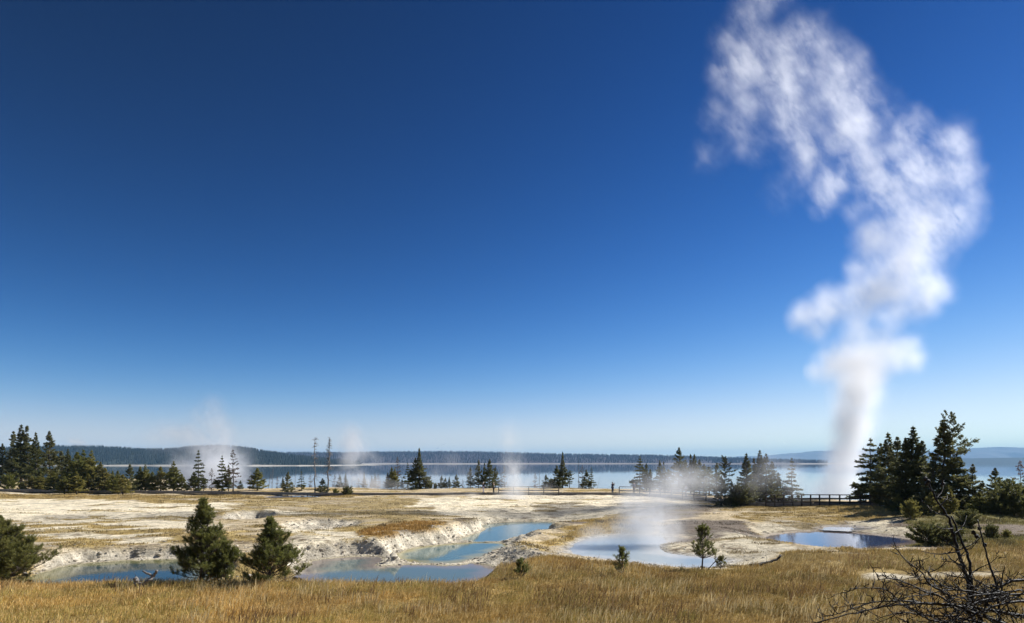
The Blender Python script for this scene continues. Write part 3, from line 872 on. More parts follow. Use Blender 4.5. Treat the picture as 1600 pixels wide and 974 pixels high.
TREES = [
 # far left stand
 (-22, 690, 760, 'fir1', 'dark fir cut off by the picture edge, behind the railing stub', 1.0),
 (4, 694, 756, 'fir1', 'dark fir at the outer left end of the tall stand', 1.0),
 (21, 675, 756, 'fir2', 'tall dark fir just left of the twin-topped tallest spruces', .95),
 (33, 664, 757, 'spruce1', 'tallest spruce of the left stand, left one of the twin tops', 1.15),
 (42, 666, 757, 'spruce2', 'right one of the twin-topped tallest spruces in the left stand', 1.2),
 (56, 676, 764, 'spruce1', 'slim grey-green pointed spruce between the twin tops and the broad fir', .9),
 (77, 675, 763, 'fir1', 'broad dark fir with a blunt top ending the tall left stand', .95),
 (96, 706, 765, 'pine3', 'dark small conifer right beside the broad blunt fir', 1.0),
 (106, 702, 766, 'spruce1', 'dark pointed spruce at the start of the yellowish pines', 1.0),
 (121, 708, 768, 'pine1', 'bushy yellow-green pine at the left of the three-topped clump', 1.0),
 (130, 705, 767, 'pine2', 'middle yellow-green pine of the three-topped clump', .9),
 (143, 706, 768, 'pine2', 'right pine of the three-topped yellow-green clump', .95),
 (157, 723, 769, 'pine3', 'shorter pine right beside the three-topped clump', 1.0),
 (164, 732, 769, 'pine1', 'rounded low pine at the left edge of the lake view', 1.1),
 (176, 737, 770, 'pine2', 'low yellow-green pine against the grey lake, left of the two dark tops', 1.0),
 (192, 742, 772, 'pine1', 'lowest bushy pine standing forward of the boardwalk', 1.25),
 (203, 726, 769, 'pine3', 'darker pointed pine in the middle of the left hedge of pines', 1.0),
 (184, 736, 768, 'pine1', 'pale thin-topped little pine before the lake', .8),
 (219, 730, 768, 'pine1', 'left one of a close pair of pines below the pale beach strip', .85),
 (227, 727, 768, 'pine2', 'right one of a close pair of pines below the pale beach strip', .9),
 (238, 738, 768, 'pine1', 'low pine filling the gap after the close pair', 1.1),
 (251, 730, 768, 'pine1', 'rounded green pine between the close pair and the tall dark-topped one', .95),
 (271, 722, 768, 'pine2', 'tall dark-topped pine left of the steam cloud', .95),
 (284, 741, 768, 'pine1', 'short pine at the foot of the tall dark-topped pine', 1.0),
 (14, 746, 766, 'shrub1', 'small round bush alone in front of the railing stub', .75),
 (34, 757, 767, 'shrub1', 'tiny bush right of the lone round bush', .8),
 (50, 744, 767, 'pine1', 'low bushy young pine at the foot of the slim grey-green spruce', 1.5),
 (63, 741, 767, 'pine2', 'low bushy young pine second from the lone round bush', 1.5),
 (84, 738, 768, 'pine1', 'yellow-green young pine at the foot of the broad blunt fir', 1.4),
 (101, 745, 771, 'pine1', 'low round young pine right in front of the dark pointed spruce', 1.5),
 (120, 738, 771, 'pine2', 'young pine standing in front of the three-topped clump', 1.35),
 (138, 741, 769, 'pine1', 'squat young pine in front of the right top of the clump', 1.2),
 # in front of the left steam
 (310, 705, 768, 'layer2', 'tall slender spruce with open top in front of the steam cloud', .95),
 (318, 743, 766, 'spruce2', 'small black-looking spruce right under the tall slender one', 1.4),
 (303, 738, 768, 'pine1', 'green pine at the left foot of the tall slender spruce', 1.0),
 (331, 733, 766, 'sparse2', 'thin pale half bare tree in the steam', 1.2),
 (347, 713, 767, 'layer1', 'dark spruce with swept boughs left of the reddish dying tree', .75),
 (357, 727, 767, 'spruce2', 'dark little spruce tucked between the swept spruce and the reddish tree', 1.1),
 (364, 704, 768, 'sparse1', 'tall reddish brown dying tree in front of the steam', 1.0),
 (376, 751, 764, 'pine3', 'tiny dark conifer right of the reddish dying tree', 1.2),
 (390, 745, 765, 'sparse2', 'grey tangled half bare bush beside the rounded pine', 2.2),
 (402, 732, 767, 'pine1', 'broad rounded dark-green pine at the right edge of the steam', 1.15),
 # snags and small conifers, lake behind
 (419, 737, 758, 'snag3', 'thin leaning dead stem right of the rounded pine', .8, None, 10),
 (425, 728, 758, 'snag3', 'taller pale dead stem next to the thin leaning one', .7, None, 3),
 (433, 745, 758, 'sparse2', 'little grey dying conifer after the two pale stems', 1.0),
 (442, 745, 759, 'spruce2', 'small dark conifer left of the pair by the seep', 1.6),
 (450, 738, 770, 'pine3', 'left one of two small conifers at the seep', 1.0),
 (460, 728, 757, 'pole', 'bare thin pole leaning between the two small conifers', .8, None, 5),
 (471, 737, 768, 'layer2', 'right one of two small conifers at the seep, pointed', 1.05),
 (485, 742, 759, 'sparse2', 'pale dying sapling left of the tallest bare snag', 1.0),
 (492, 684, 771, 'snag1', 'tallest bare snag with a forked open top', .85),
 (511, 684, 771, 'snag2', 'shaggy dead tree leaning beside the tallest bare snag', 1.0, None, 3),
 (504, 748, 771, 'pine3', 'dark brushy conifer between the two tall dead trees', 1.5),
 (523, 742, 760, 'sparse2', 'faint pale sapling right of the shaggy dead tree', 1.2),
 (531, 743, 761, 'pine3', 'faint small conifer in the mist, left of two', 1.0),
 (540, 740, 760, 'spruce2', 'faint small conifer in the mist, right of two', 1.3),
 (550, 735, 758, 'pole', 'thin bare pole in the mist beyond the bushes', .6),
 (560, 748, 760, 'sparse2', 'misty low dying sapling between bare poles', 1.3),
 (569, 738, 761, 'spire1', 'tiny misty spruce drawn out into a needle-thin top', .8),
 (524, 766, 774, 'shrub1', 'smaller of two dark bushes beside the boardwalk', .75),
 (543, 765, 775, 'shrub2', 'larger of two dark bushes beside the boardwalk', .8),
 (581, 744, 761, 'spruce2', 'first small dark conifer after the misty needle-thin spruce', 1.2),
 (586, 740, 761, 'spruce2', 'second small dark conifer after the misty needle-thin spruce', 1.1),
 (591, 742, 761, 'sparse2', 'scraggy brown sapling right of two small dark conifers', 1.1),
 (594, 731, 758, 'pole', 'bare pole behind the scraggy brown sapling', .6),
 (606, 739, 763, 'pine3', 'grey-green pine at the left of the light green clump', .95),
 (612, 731, 763, 'pine1', 'lighter green pine second in the clump of four', .7),
 (617, 732, 764, 'pine2', 'light yellow-green pine in front of the brown-topped tree', .75),
 (621, 715, 763, 'sparse1', 'brown-topped dying spruce rising over the light green pines', .75),
 (628, 747, 763, 'spruce2', 'short dark conifer between the light pines and the big dark spruces', 1.4),
 (637, 724, 763, 'layer2', 'gappy dark spruce left of the big dense pair', .9),
 (649, 716, 764, 'fir1', 'dense dark fir on the left of the needle-topped spruce', .95),
 (655, 702, 764, 'spire1', 'big dense spruce with a long needle-thin top', 1.15),
 (664, 738, 764, 'fir2', 'lower right shoulder fir of the needle-topped spruce', 1.2),
 (670, 753, 764, 'shrub1', 'low dark bush at the right foot of the needle-topped spruce', .9),
 (680, 757, 764, 'shrub1', 'tiny round bush alone between two clumps', .6),
 (690, 744, 764, 'pine3', 'left pine of the low row of small trees beside the steam', 1.1),
 (696, 747, 764, 'pine3', 'second pine of the low row of small trees beside the steam', 1.1),
 (702, 745, 764, 'spruce2', 'pointed third tree of the low row beside the steam', 1.4),
 (713, 742, 763, 'pine3', 'pale grey misty pine at the end of the low row', 1.2),
 (723, 750, 763, 'sparse2', 'misty brownish sapling left of the medium grey pine', 1.3),
 (735, 731, 763, 'fir2', 'medium grey misty conifer beside the bushy group', 1.0),
 (748, 719, 763, 'fir2', 'dark slender left top of the bushy group behind the two walkers', .8),
 (757, 724, 763, 'spruce2', 'narrow tree wedged in the bushy group behind the two walkers', 1.1),
 (765, 718, 764, 'fir1', 'broad pyramid tree of the bushy group behind the two walkers', 1.0),
 (774, 730, 763, 'fir2', 'right shoulder tree of the bushy group behind the two walkers', 1.0),
 (783, 739, 763, 'sparse1', 'grey scraggy tree next to the bushy group', .8),
 (788, 728, 763, 'sparse2', 'thin scraggy snag-like tree just left of the steam column', .9),
 (804, 747, 758, 'pole', 'short bare stub standing in the steam column', .8),
 # middle right
 (836, 740, 763, 'sparse2', 'thin misty tree just right of the steam column', 1.2),
 (843, 736, 763, 'snag3', 'dead bare stem right of the steam column', .8),
 (853, 742, 763, 'pine3', 'small misty pine before the dark spire clump', 1.1),
 (862, 752, 763, 'shrub1', 'low bush left of the dark spire clump', .8),
 (870, 728, 763, 'pine3', 'left bushy pine of the dark spire clump', 1.0),
 (879, 707, 764, 'spire1', 'dark spruce with a tapering spire flanked by two pines', .95),
 (890, 736, 764, 'loose1', 'right loose pine of the dark spire clump', 1.0),
 (904, 713, 764, 'pole', 'tall straight bare pole standing by the dark spire clump', .8),
 (910, 728, 763, 'sparse2', 'brown dying tree right behind the bare pole', 1.2),
 (916, 735, 764, 'pine3', 'dark pine between the bare pole and the pointed small spruce', 1.1),
 (924, 731, 764, 'layer2', 'small pointed spruce at the right end of the pole clump', 1.0),
 (933, 742, 764, 'pole', 'short bare pole leaning over on the open shore', .8, None, 12),
 (1000, 714, 767, 'layer1', 'spruce with long flat boughs behind the railing start', .95),
 (1010, 725, 767, 'fir2', 'greyer tree at the right side of the flat-boughed spruce', .95),
 (1016, 734, 767, 'pine3', 'low pine ending the flat-boughed clump', 1.0),
 (1031, 720, 767, 'fir2', 'misty pyramid conifer between two clumps behind the railing', .85),
 (1037, 722, 767, 'spruce2', 'narrow misty top close beside the pyramid conifer', .9),
 (1044, 734, 767, 'pine3', 'faint grey pine in the mist behind the railing', 1.2),
 (1061, 700, 769, 'fir1', 'darkest tall blunt fir above the mist behind the railing', 1.0),
 (1071, 720, 769, 'fir2', 'shorter fir leaning on the darkest blunt fir', 1.1),
 (1079, 711, 770, 'spruce2', 'left of the pair of pointed tops right of the darkest fir', 1.1),
 (1085, 710, 770, 'spruce1', 'right of the pair of pointed tops right of the darkest fir', 1.0),
 (1093, 719, 771, 'fir2', 'third tree down the sloping clump toward the walk end', 1.0),
 (1100, 726, 772, 'fir2', 'fourth tree down the sloping clump toward the walk end', 1.1),
 (1108, 731, 773, 'loose1', 'round low pine ending the sloping clump', 1.2),
 (1120, 724, 774, 'fir2', 'misty tree half hidden behind the round-headed pine', 1.1),
 # clump at the bend of the walk
 (1133, 715, 788, 'loose2', 'round-headed pine with bare upper trunk above the dense bush', .7),
 (1127, 744, 790, 'fir1', 'dense dark low fir in front of the round-headed pine', 1.15),
 (1143, 752, 791, 'fir2', 'low spreading fir right of the dense dark low one', 1.1),
 (1166, 709, 790, 'spruce1', 'tall misty spruce at the left of the big group before the walk', 1.2),
 (1178, 717, 788, 'spruce2', 'second misty spruce of the big group before the walk', 1.2),
 (1187, 704, 787, 'spruce1', 'tallest thin-topped misty spruce in the big group before the walk', 1.1),
 (1197, 710, 788, 'fir2', 'right shoulder misty fir in the big group before the walk', .9),
 (1157, 768, 791, 'shrub2', 'low dark skirt bush under the tall misty spruces', .8),
 (1206, 722, 786, 'fir2', 'lower misty fir sloping off toward the railing', 1.2),
 (1216, 739, 784, 'spruce2', 'short pointed misty tree behind the railing end', 1.6),
 (1223, 752, 784, 'sparse2', 'brownish low dying bush behind the railing end', 2.4),
 (1237, 717, 784, 'layer2', 'lone spruce wrapped in mist behind the railing', 1.0),
 # right group
 (1360, 688, 790, 'layer1', 'grey misty pine touching the steam plume', 1.15),
 (1376, 694, 790, 'fir2', 'narrow top between the misty pine and the dark tall conifer', 1.0),
 (1388, 677, 794, 'spruce1', 'dark tall conifer beside the misty pine', 1.25),
 (1402, 684, 796, 'fir2', 'dark fir in the dip left of the knobby-topped one', 1.05),
 (1427, 667, 800, 'spruce1', 'conifer with a knobby top in the middle of the right group', 1.35),
 (1415, 686, 800, 'fir1', 'dark fir filling the left flank of the knobby-topped one', 1.1),
 (1441, 690, 801, 'fir2', 'olive fir filling the right flank of the knobby-topped one', 1.0),
 (1474, 655, 806, 'spruce1', 'tall dense spruce close left of the thin-crowned tallest pine', 1.25),
 (1489, 648, 806, 'loose2', 'tallest pine, thin-crowned with a long bough sticking out', .62),
 (1458, 716, 806, 'fir2', 'lower fir in the gap before the two tallest trees', 1.1),
 (1500, 716, 806, 'fir1', 'low dense fir at the foot of the tallest pine', 1.3),
 (1520, 726, 806, 'fir2', 'medium fir right below the long bough', .95),
 (1555, 732, 806, 'fir1', 'dark rounded fir standing alone against the lake', 1.15),
 (1573, 749, 806, 'pine3', 'short pine right of the rounded lone fir', 1.1),
 (1594, 722, 803, 'sparse1', 'half bare dying tree at the picture edge against the lake', 1.0),
 (1603, 742, 806, 'fir2', 'dark fir cut off by the picture edge beside the dying tree', 1.1),
 (1535, 752, 808, 'fir2', 'low fir between the medium fir and the rounded lone fir', 1.2),
 (1585, 772, 812, 'shrub2', 'green bushy undergrowth clump at the right border', .9),
 (1404, 772, 802, 'pine1', 'small yellow-green bush at the right railing end', 1.2),
 (1423, 788, 814, 'shrub1', 'small grey-green bush standing forward on the meadow mound', .7),
 (1455, 770, 811, 'pine1', 'low olive fir skirt at the centre of the right group', 1.1),
 (1485, 765, 812, 'pine2', 'low dark fir skirt under the tallest pine', 1.1),
 (1530, 770, 812, 'pine1', 'yellowish low bush under the long bough', 1.4),
 (1560, 782, 813, 'shrub2', 'low green bush in front of the rounded lone fir', .9),
 (1450, 830, 852, 'shrub2', 'low dark juniper beside the violet pool', .95),
 (1488, 832, 852, 'shrub2', 'second dark juniper, behind the leaning dead trunk', .95),
 (1512, 806, 824, 'shrub2', 'dark shrub on the shaded mound behind the leaning trunk', .9),
 (1573, 831, 845, 'shrub1', 'small black-looking shrub right of the bare grey patch', .8),
 (1550, 828, 845, 'shrub2', 'sprawling brown shrub left of the small black-looking one', .6),
]
for T in TREES:
    px, yt, yb, key, lab, wf = T[:6]
    tree(px, yt, yb, key, lab, wf, T[6] if len(T) > 6 else None, T[7] if len(T) > 7 else 0)


# ------------------------------------------------------------------ young pines close by, built needle by needle
def brush_pine(px, py, label, H, Rm, seed, nb, prof, elev=(5, 55), base=.04, dens=1.0, shoot=.24, needle=.075, trunk=.05, xo=0, skew=0, Y=None, lowlimb=None, nsub=7, tint=None):
    rng = np.random.default_rng(seed); rr = random.Random(seed)
    if Y is None:
        Y = 27.0
        for _ in range(12):
            x_ = (px - 800) / F * Y; Y = Y + .6 * ((CZ - gz(x_, Y)) * F / (py - HY) - Y)
    x_ = (px - 800) / F * Y
    root = empty('pine_tree', (x_, Y, gz(x_, Y) - .03))
    tag(root, label, 'pine tree', 'young pines at the meadow edge')
    tm = MB()
    tm.tube([(xo * t + .02 * math.sin(t * 9 + seed), .02 * math.cos(t * 7), H * t - .08 * (t == 0)) for t in np.linspace(0, .97, 9)], np.linspace(trunk, .012, 9), 8)
    S0, SD, SL = [], [], []   # shoots: start, direction, length
    ts = np.sort(rng.random(nb))
    ts = np.round(ts * 13) / 13 + rng.normal(size=nb) * .012
    az = rng.random(nb) * 6.283
    for t, a_ in zip(ts, az):
        t = min(max(t, 0), .97)
        L = Rm * np.interp(t, [q_[0] for q_ in prof], [q_[1] for q_ in prof]) * rng.choice([.5, .78, .98, 1.22], p=[.3, .3, .25, .15]) * (1 + skew * math.cos(a_))
        e = R(elev[0] + (elev[1] - elev[0]) * t + rng.normal() * 8)
        z0 = H * (base + (1 - base) * t)
        d = Vector((math.cos(a_) * math.cos(e), math.sin(a_) * math.cos(e), math.sin(e)))
        p = Vector((xo * t, 0, z0)); pts = [p]
        for k in range(5):
            d = (d + Vector((0, 0, .13)) + Vector((rr.uniform(-.1, .1), rr.uniform(-.1, .1), 0))).normalized(); p = p + d * (L / 5); pts.append(p)
        tm.tube(pts, np.linspace(.012 + .008 * L, .005, 6), 5, False)
        S0.append(pts[-1] - d * shoot * .4); SD.append(d.copy()); SL.append(shoot * rng.uniform(.8, 1.3) * (1 - .4 * t))
        m = int(max(3, nsub * dens * (L + .25) / .8))
        lat = d.cross(Vector((0, 0, 1))); lat = lat.normalized() if lat.length > .01 else Vector((1, 0, 0))
        for k in range(m):
            s = rr.uniform(.3, 1) if L > .5 else rr.uniform(.1, 1)
            i = min(int(s * 5), 4); q_ = pts[i].lerp(pts[i + 1], s * 5 - i)
            dd = (d * rr.uniform(.2, .8) + lat * rr.uniform(-1, 1) + Vector((0, 0, rr.uniform(-.15, .7)))).normalized()
            ll = (L * .42 * (1.15 - s) + .10) * rr.uniform(.5, 1.2); e_ = q_ + dd * ll + Vector((0, 0, ll * .15))
            tm.tube([q_, q_ + dd * ll * .5, e_], [.007, .006, .004], 4, False)
            for _j in range(1 + int(ll / .13)):
                w_ = rr.uniform(.45, 1); sd_ = (dd * .7 + Vector((rr.uniform(-.8, .8), rr.uniform(-.8, .8), rr.uniform(-.1, .9)))).normalized()
                S0.append(q_.lerp(e_, w_)); SD.append(sd_); SL.append(shoot * rr.uniform(.55, 1.05) * (1 - .45 * t))
    S0.append(Vector((xo, 0, H * .93))); SD.append(Vector((0, 0, 1))); SL.append(H * .07 + shoot * .6)
    for k in range(5):
        a_ = k * 1.26; S0.append(Vector((xo, 0, H * (.86 + .02 * k)))); SD.append(Vector((math.cos(a_) * .55, math.sin(a_) * .55, .85)).normalized()); SL.append(shoot * .8)
    S0 = np.array(S0); SD = np.array(SD); SL = np.array(SL); n = len(S0)
    k = 38
    f = rng.random((n, k)) * 1.0
    b_ = S0[:, None] + SD[:, None] * (SL[:, None] * f)[..., None]
    rad = rng.normal(size=(n, k, 3)); rad -= (rad * SD[:, None]).sum(-1, keepdims=True) * SD[:, None]; rad = unit(rad)
    nd = unit(SD[:, None] * rng.uniform(.55, 1.1, (n, k, 1)) + rad * rng.uniform(.5, .95, (n, k, 1)))
    nl = needle * rng.uniform(.8, 1.35, n * k); nw = np.full(n * k, .0125)
    V = leaf_quads(b_.reshape(-1, 3), nd.reshape(-1, 3), nl, nw, rng)
    tt = np.clip(rng.normal(.45, .25, (n, 1)) + .35 * (f - .4), 0, 1.3).reshape(-1, 1)
    tn = tint or (C(.08, .09, .022), C(.30, .29, .085))
    cc = tn[0] * (1 - tt) + tn[1] * tt
    cm = mesh_np('crown', V.reshape(-1, 3), np.arange(len(V) * 4), np.full(len(V), 4), np.repeat(cc, 4, 0), M_pine)
    tm.build('trunk', M_bark, root); obj('crown', cm, root)
    return root


CONE = [(0, .9), (.12, 1), (.4, .76), (.7, .40), (.88, .16), (1, .03)]
BUSH = [(0, .9), (.2, 1), (.5, .8), (.75, .5), (1, .12)]
brush_pine(314, 912, 'tallest of the young pines, full cone shape between pool and meadow', 3.55, 1.28, 5, 150, CONE, (-4, 62), .02, 1.0, .25, .085, .075, .1, .12, nsub=6)
brush_pine(352, 913, 'low skirt pine growing at the right foot of the tallest young pine', 1.75, .75, 6, 36, BUSH, (15, 65), .05, 1.1, .22, .095)
brush_pine(421, 913, 'open bushy young pine with a pale bare stick in its middle', 2.6, 1.3, 7, 120, [(0, 1), (.15, 1), (.4, .72), (.7, .40), (1, .08)], (-6, 62), .02, 1.0, .25, .085, .05, 0, .1, nsub=6)
brush_pine(-4, 911, 'wide low young pine cut off by the picture edge', 3.4, 2.35, 8, 300, [(0, 1), (.1, 1), (.35, .74), (.65, .38), (1, .06)], (-8, 60), .02, 1.0, .27, .088, .07, 0, .1, nsub=7)
brush_pine(972, 899, 'small upright candle-like pine seedling in the meadow', 1.1, .52, 9, 30, [(0, 1), (.3, .95), (.6, .6), (1, .14)], (28, 72), .02, .8, .26, .075, .02, nsub=3)
brush_pine(1098, 892, 'scrubby young pine with bare lower trunk by the milky pool', 2.05, .72, 10, 46, [(0, .7), (.3, 1), (.6, .8), (.85, .42), (1, .1)], (0, 55), .2, .8, .21, .075, .045, -.02, .1, nsub=5)
brush_pine(1126, 889, 'little low pine shoot beside the scrubby young pine', .5, .45, 11, 12, BUSH, (20, 60), .08, .7, .14, .06, .02, nsub=4)
brush_pine(814, 904, 'tiny dark pine seedling below the rocky mound', .72, .42, 12, 18, [(0, 1), (.5, .8), (1, .2)], (20, 65), .05, .8, .18, .07, .02, nsub=4)


# ------------------------------------------------------------------ dead wood in the meadow
def branchy(m, pts, r0, r1, rr, twigs=5, tl=.4, n=6, droop=0):
    pts = [Vector(p) for p in pts]
    # resample smooth
    out = []
    for i in range(len(pts) - 1):
        p0 = pts[max(i - 1, 0)]; p1 = pts[i]; p2 = pts[i + 1]; p3 = pts[min(i + 2, len(pts) - 1)]
        for k in range(4):
            t = k / 4
            out.append(.5 * ((2 * p1) + (p2 - p0) * t + (2 * p0 - 5 * p1 + 4 * p2 - p3) * t * t + (3 * p1 - p0 - 3 * p2 + p3) * t ** 3))
    out.append(pts[-1])
    L = len(out)
    out = [p + Vector((rr.uniform(-1, 1), rr.uniform(-1, 1), rr.uniform(-1, 1))) * r0 * .35 for p in out]
    m.tube(out, [(r0 + (r1 - r0) * i / (L - 1)) * rr.uniform(.88, 1.12) for i in range(L)], n)
    for _ in range(twigs):
        i = rr.randint(1, L - 2); d = (out[i + 1] - out[i]).normalized(); r = (r0 + (r1 - r0) * i / (L - 1))
        dd = (d * rr.uniform(.2, 1) + Vector((rr.uniform(-1, 1), rr.uniform(-1, 1), rr.uniform(-.4, .9)))).normalized()
        p = out[i]; P_ = [p]; l = tl * rr.uniform(.4, 1.2)
        for _k in range(4):
            dd = (dd + Vector((rr.uniform(-.3, .3), rr.uniform(-.3, .3), rr.uniform(-.3, .25) - droop))).normalized(); p = p + dd * l / 4; P_.append(p)
        m.tube(P_, [min(r * .6, .02), min(r * .5, .014), .009, .007, .004], 5, False)
        for _k in range(2):
            q_ = P_[rr.randint(1, 4)]; e = (dd + Vector((rr.uniform(-1, 1), rr.uniform(-1, 1), rr.uniform(-.5, .8)))).normalized()
            m.tube([q_, q_ + e * l * .2, q_ + e * l * .35 + Vector((0, 0, .02))], [.007, .005, .003], 4, False)


rr = random.Random(12)
root = empty('dead_tree', at_y(1530, 1022, 15.0))
tag(root, 'dark leaning dead trunk rising from the brush pile', 'dead tree')


def local(o, pts): return [Vector(p) - Vector(o.location) for p in pts]


def sect(lst, y0, y1):
    n_ = len(lst)
    return [at_y(a_, b_, y0 + (y1 - y0) * i / (n_ - 1)) for i, (a_, b_) in enumerate(lst)]


m = MB(); branchy(m, local(root, sect([(1545, 1022), (1533, 974), (1519, 940), (1512, 910), (1505, 885), (1497, 860), (1488, 830), (1480, 805), (1463, 780), (1447, 747)], 15, 15.6)), .058, .018, rr, 0)
m.build('trunk', M_black, root)
m = MB(); branchy(m, local(root, sect([(1526, 1015), (1522, 974), (1520, 940), (1518, 905), (1513, 872), (1500, 840), (1487, 806)], 14.9, 15.4)), .05, .02, rr, 0)
m.build('trunk', M_black, root)
m = MB(); branchy(m, local(root, sect([(1572, 1015), (1562, 960), (1557, 915), (1545, 880), (1535, 842), (1528, 812)], 14.6, 15.2)), .035, .01, rr, 0)
m.build('stem', M_black, root)
for lst in ([(1488, 826), (1478, 827), (1464, 824)], [(1480, 806), (1460, 801), (1448, 790)], [(1500, 862), (1470, 866), (1440, 862)], [(1497, 860), (1520, 850), (1530, 838)], [(1463, 780), (1472, 768), (1474, 756)],
            [(1512, 905), (1490, 900), (1462, 893)], [(1505, 885), (1488, 878), (1470, 878)], [(1490, 835), (1505, 822), (1510, 806)], [(1518, 930), (1545, 915), (1580, 905)], [(1514, 900), (1530, 888), (1548, 880), (1560, 868)], [(1497, 858), (1482, 850), (1470, 838)], [(1470, 790), (1480, 780), (1492, 778)]):
    m = MB(); branchy(m, local(root, sect(lst, 15.2, 15.2 + rr.uniform(-.5, .5))), .016, .006, rr, 3, .22, 5)
    m.build('branch', M_black, root)
m = MB()
for c_ in ((1446, 748), (1451, 752), (1473, 757), (1448, 756), (1531, 826), (1526, 838), (1521, 832), (1538, 852)):
    MB().lump(Vector(at_y(c_[0], c_[1], 15.5)) - root.location, .05, rr, 1, (1, 1, 1.2)).build('cone', M_black, root, False)

PILE = [
 ([(1600, 985), (1545, 966), (1490, 946), (1455, 944), (1420, 944), (1380, 948), (1350, 955), (1300, 966), (1270, 978)], .045, 'long low dead branch arching to the lower left out of the brush pile'),
 ([(1610, 965), (1540, 952), (1470, 945), (1430, 941), (1400, 939), (1360, 942), (1322, 955), (1300, 962)], .04, 'dead branch lying just above the long low one'),
 ([(1500, 960), (1472, 934), (1440, 922), (1410, 908), (1388, 904), (1370, 907)], .03, 'pale-edged dead branch reaching up toward the bare white patch'),
 ([(1450, 965), (1411, 946), (1396, 930), (1380, 920), (1350, 919), (1328, 920)], .022, 'short forked dead branch pointing at the open meadow'),
 ([(1620, 905), (1580, 908), (1555, 922), (1530, 945), (1500, 962)], .05, 'thick dark dead limb coming in from the right border'),
 ([(1640, 955), (1600, 940), (1560, 945), (1520, 962), (1480, 985)], .05, 'thick dark dead limb low in the right corner'),
 ([(1620, 925), (1570, 930), (1520, 925), (1480, 918), (1455, 902), (1448, 890)], .03, 'dead branch curling up left of the leaning trunk'),
 ([(1560, 985), (1500, 965), (1450, 962), (1410, 957), (1375, 966)], .035, 'dead branch at the very bottom of the brush pile'),
 ([(1437, 925), (1438, 910), (1434, 900), (1428, 896)], .012, 'thin hooked dead twig standing out of the brush pile'),
 ([(1590, 990), (1575, 950), (1565, 915), (1570, 885)], .028, 'dead stem rising at the right end of the brush pile'),
]
KINDS_ = ['thin', 'thick', 'crooked', 'arching', 'broken', 'forked']
for k_ in range(22):
    x0 = rr.uniform(1470, 1640); y0_ = rr.uniform(918, 992); L_ = rr.uniform(60, 150); a_ = rr.uniform(150, 215)
    p_ = [(x0, y0_)]
    for j in range(4):
        a_ += rr.uniform(-22, 22); q_ = p_[-1]; p_.append((q_[0] + L_ / 4 * math.cos(R(a_)), q_[1] - L_ / 4 * math.sin(R(a_)) * .6))
    PILE.append((p_, rr.uniform(.014, .035), 'tangled dark dead branch among many alike in the brush pile'))
for i, (lst, r_, lab) in enumerate(PILE):
    y0 = 13.2 + (i % 5) * .45
    pts = sect(lst, y0 + .4, y0)
    o = empty('dead_branch', pts[0]); tag(o, lab, 'dead branch', 'dead branches of the brush pile')
    m = MB(); branchy(m, local(o, pts), r_ * .8, .007, rr, 0); m.build('limb', M_black, o)
    pl = local(o, pts)
    for j in range(len(pl) - 1):
        for _ in range(3 if i < 10 else 2):
            p = pl[j].lerp(pl[j + 1], rr.random())
            d = Vector((rr.uniform(-1, .6), rr.uniform(-.8, .8), rr.uniform(-.4, .75))).normalized(); L = rr.uniform(.15, .6); m = MB()
            branchy(m, [p, p + d * L * .5 + Vector((0, 0, -.02)), p + d * L + Vector((rr.uniform(-.1, .1), 0, rr.uniform(-.1, .08)))], .012, .004, rr, 3, L * .45, 5); m.build('twig', M_black, o)

# twisted stump at the left pool
yb_ = 26.2; o = empty('driftwood', (at_y(228, 914, yb_)[0], yb_, gz(at_y(228, 914, yb_)[0], yb_)))
tag(o, 'forked weathered stump lying in the grass before the blue pool', 'driftwood')
zz0 = o.location.z
def lp(px, py): v = at_y(px, py, yb_); return Vector((v.x - o.location.x, rr.uniform(-.1, .1), v.z - zz0))
m = MB(); branchy(m, [lp(212, 905), lp(214, 914), lp(220, 913), lp(228, 912), lp(234, 906), lp(239, 900), lp(245, 892)], .09, .05, rr, 0, .2, 7)
branchy(m, [lp(238, 902), lp(233, 897), lp(224, 892)], .06, .035, rr, 0, .2, 6)
branchy(m, [lp(214, 912), lp(212, 905), lp(214, 902)], .08, .05, rr, 0, .2, 6); m.build('stump', M_dead, o)
# log at the right of the milky pool
p0 = at(1172, 882, 3.75); p1 = at(1202, 875, 3.75)
o = empty('fallen_log', (p0[0], p0[1], gz(*p0))); tag(o, 'dark broken log lying in straw grass right of the milky pool', 'log')
m = MB(); branchy(m, [Vector((0, 0, .1)), Vector(((p1[0] - p0[0]) * .5, .3, .16)), Vector((p1[0] - p0[0], .6, .3)), Vector((p1[0] - p0[0] + .25, .7, .5))], .08, .05, rr, 6, .4, 7)
m.build('log', M_black, o)
# crooked sticks beside the scrubby pine and pale stick in the bushy pine
for (a_, b_, c_, d_, lab, r_, mt) in ((1103, 892, 1122, 872, 'crooked dark dead stick leaning away from the scrubby young pine', .03, M_black), (421, 912, 420, 882, 'pale bare stick standing in the open bushy pine', .035, M_dead), (432, 912, 447, 908, 'grey gnarled dead root at the foot of the open bushy pine', .07, M_dead), (744 + 128, 903, 880, 902, 'pale twig lying in the meadow below the rocky mound', .02, M_dead)):
    Y_ = 27.0
    for _ in range(10):
        x_ = (a_ - 800) / F * Y_; Y_ = Y_ + .6 * ((CZ - gz(x_, Y_)) * F / (b_ - HY) - Y_)
    Y_ -= .25; A_ = at_y(a_, b_, Y_); B_ = at_y(c_, d_, Y_ + .1); o = empty('dead_stick', A_); tag(o, lab, 'dead stick')
    m = MB(); branchy(m, [Vector((0, 0, -.05)), (B_ - A_) * .5 + Vector((.05, 0, .02)), B_ - A_], r_, r_ * .4, rr, 3, .2, 6); m.build('stick', mt, o)


# ------------------------------------------------------------------ boardwalk and railings
def bw(px, py, z_=3.95): return Vector((*at(px, py, z_), z_))


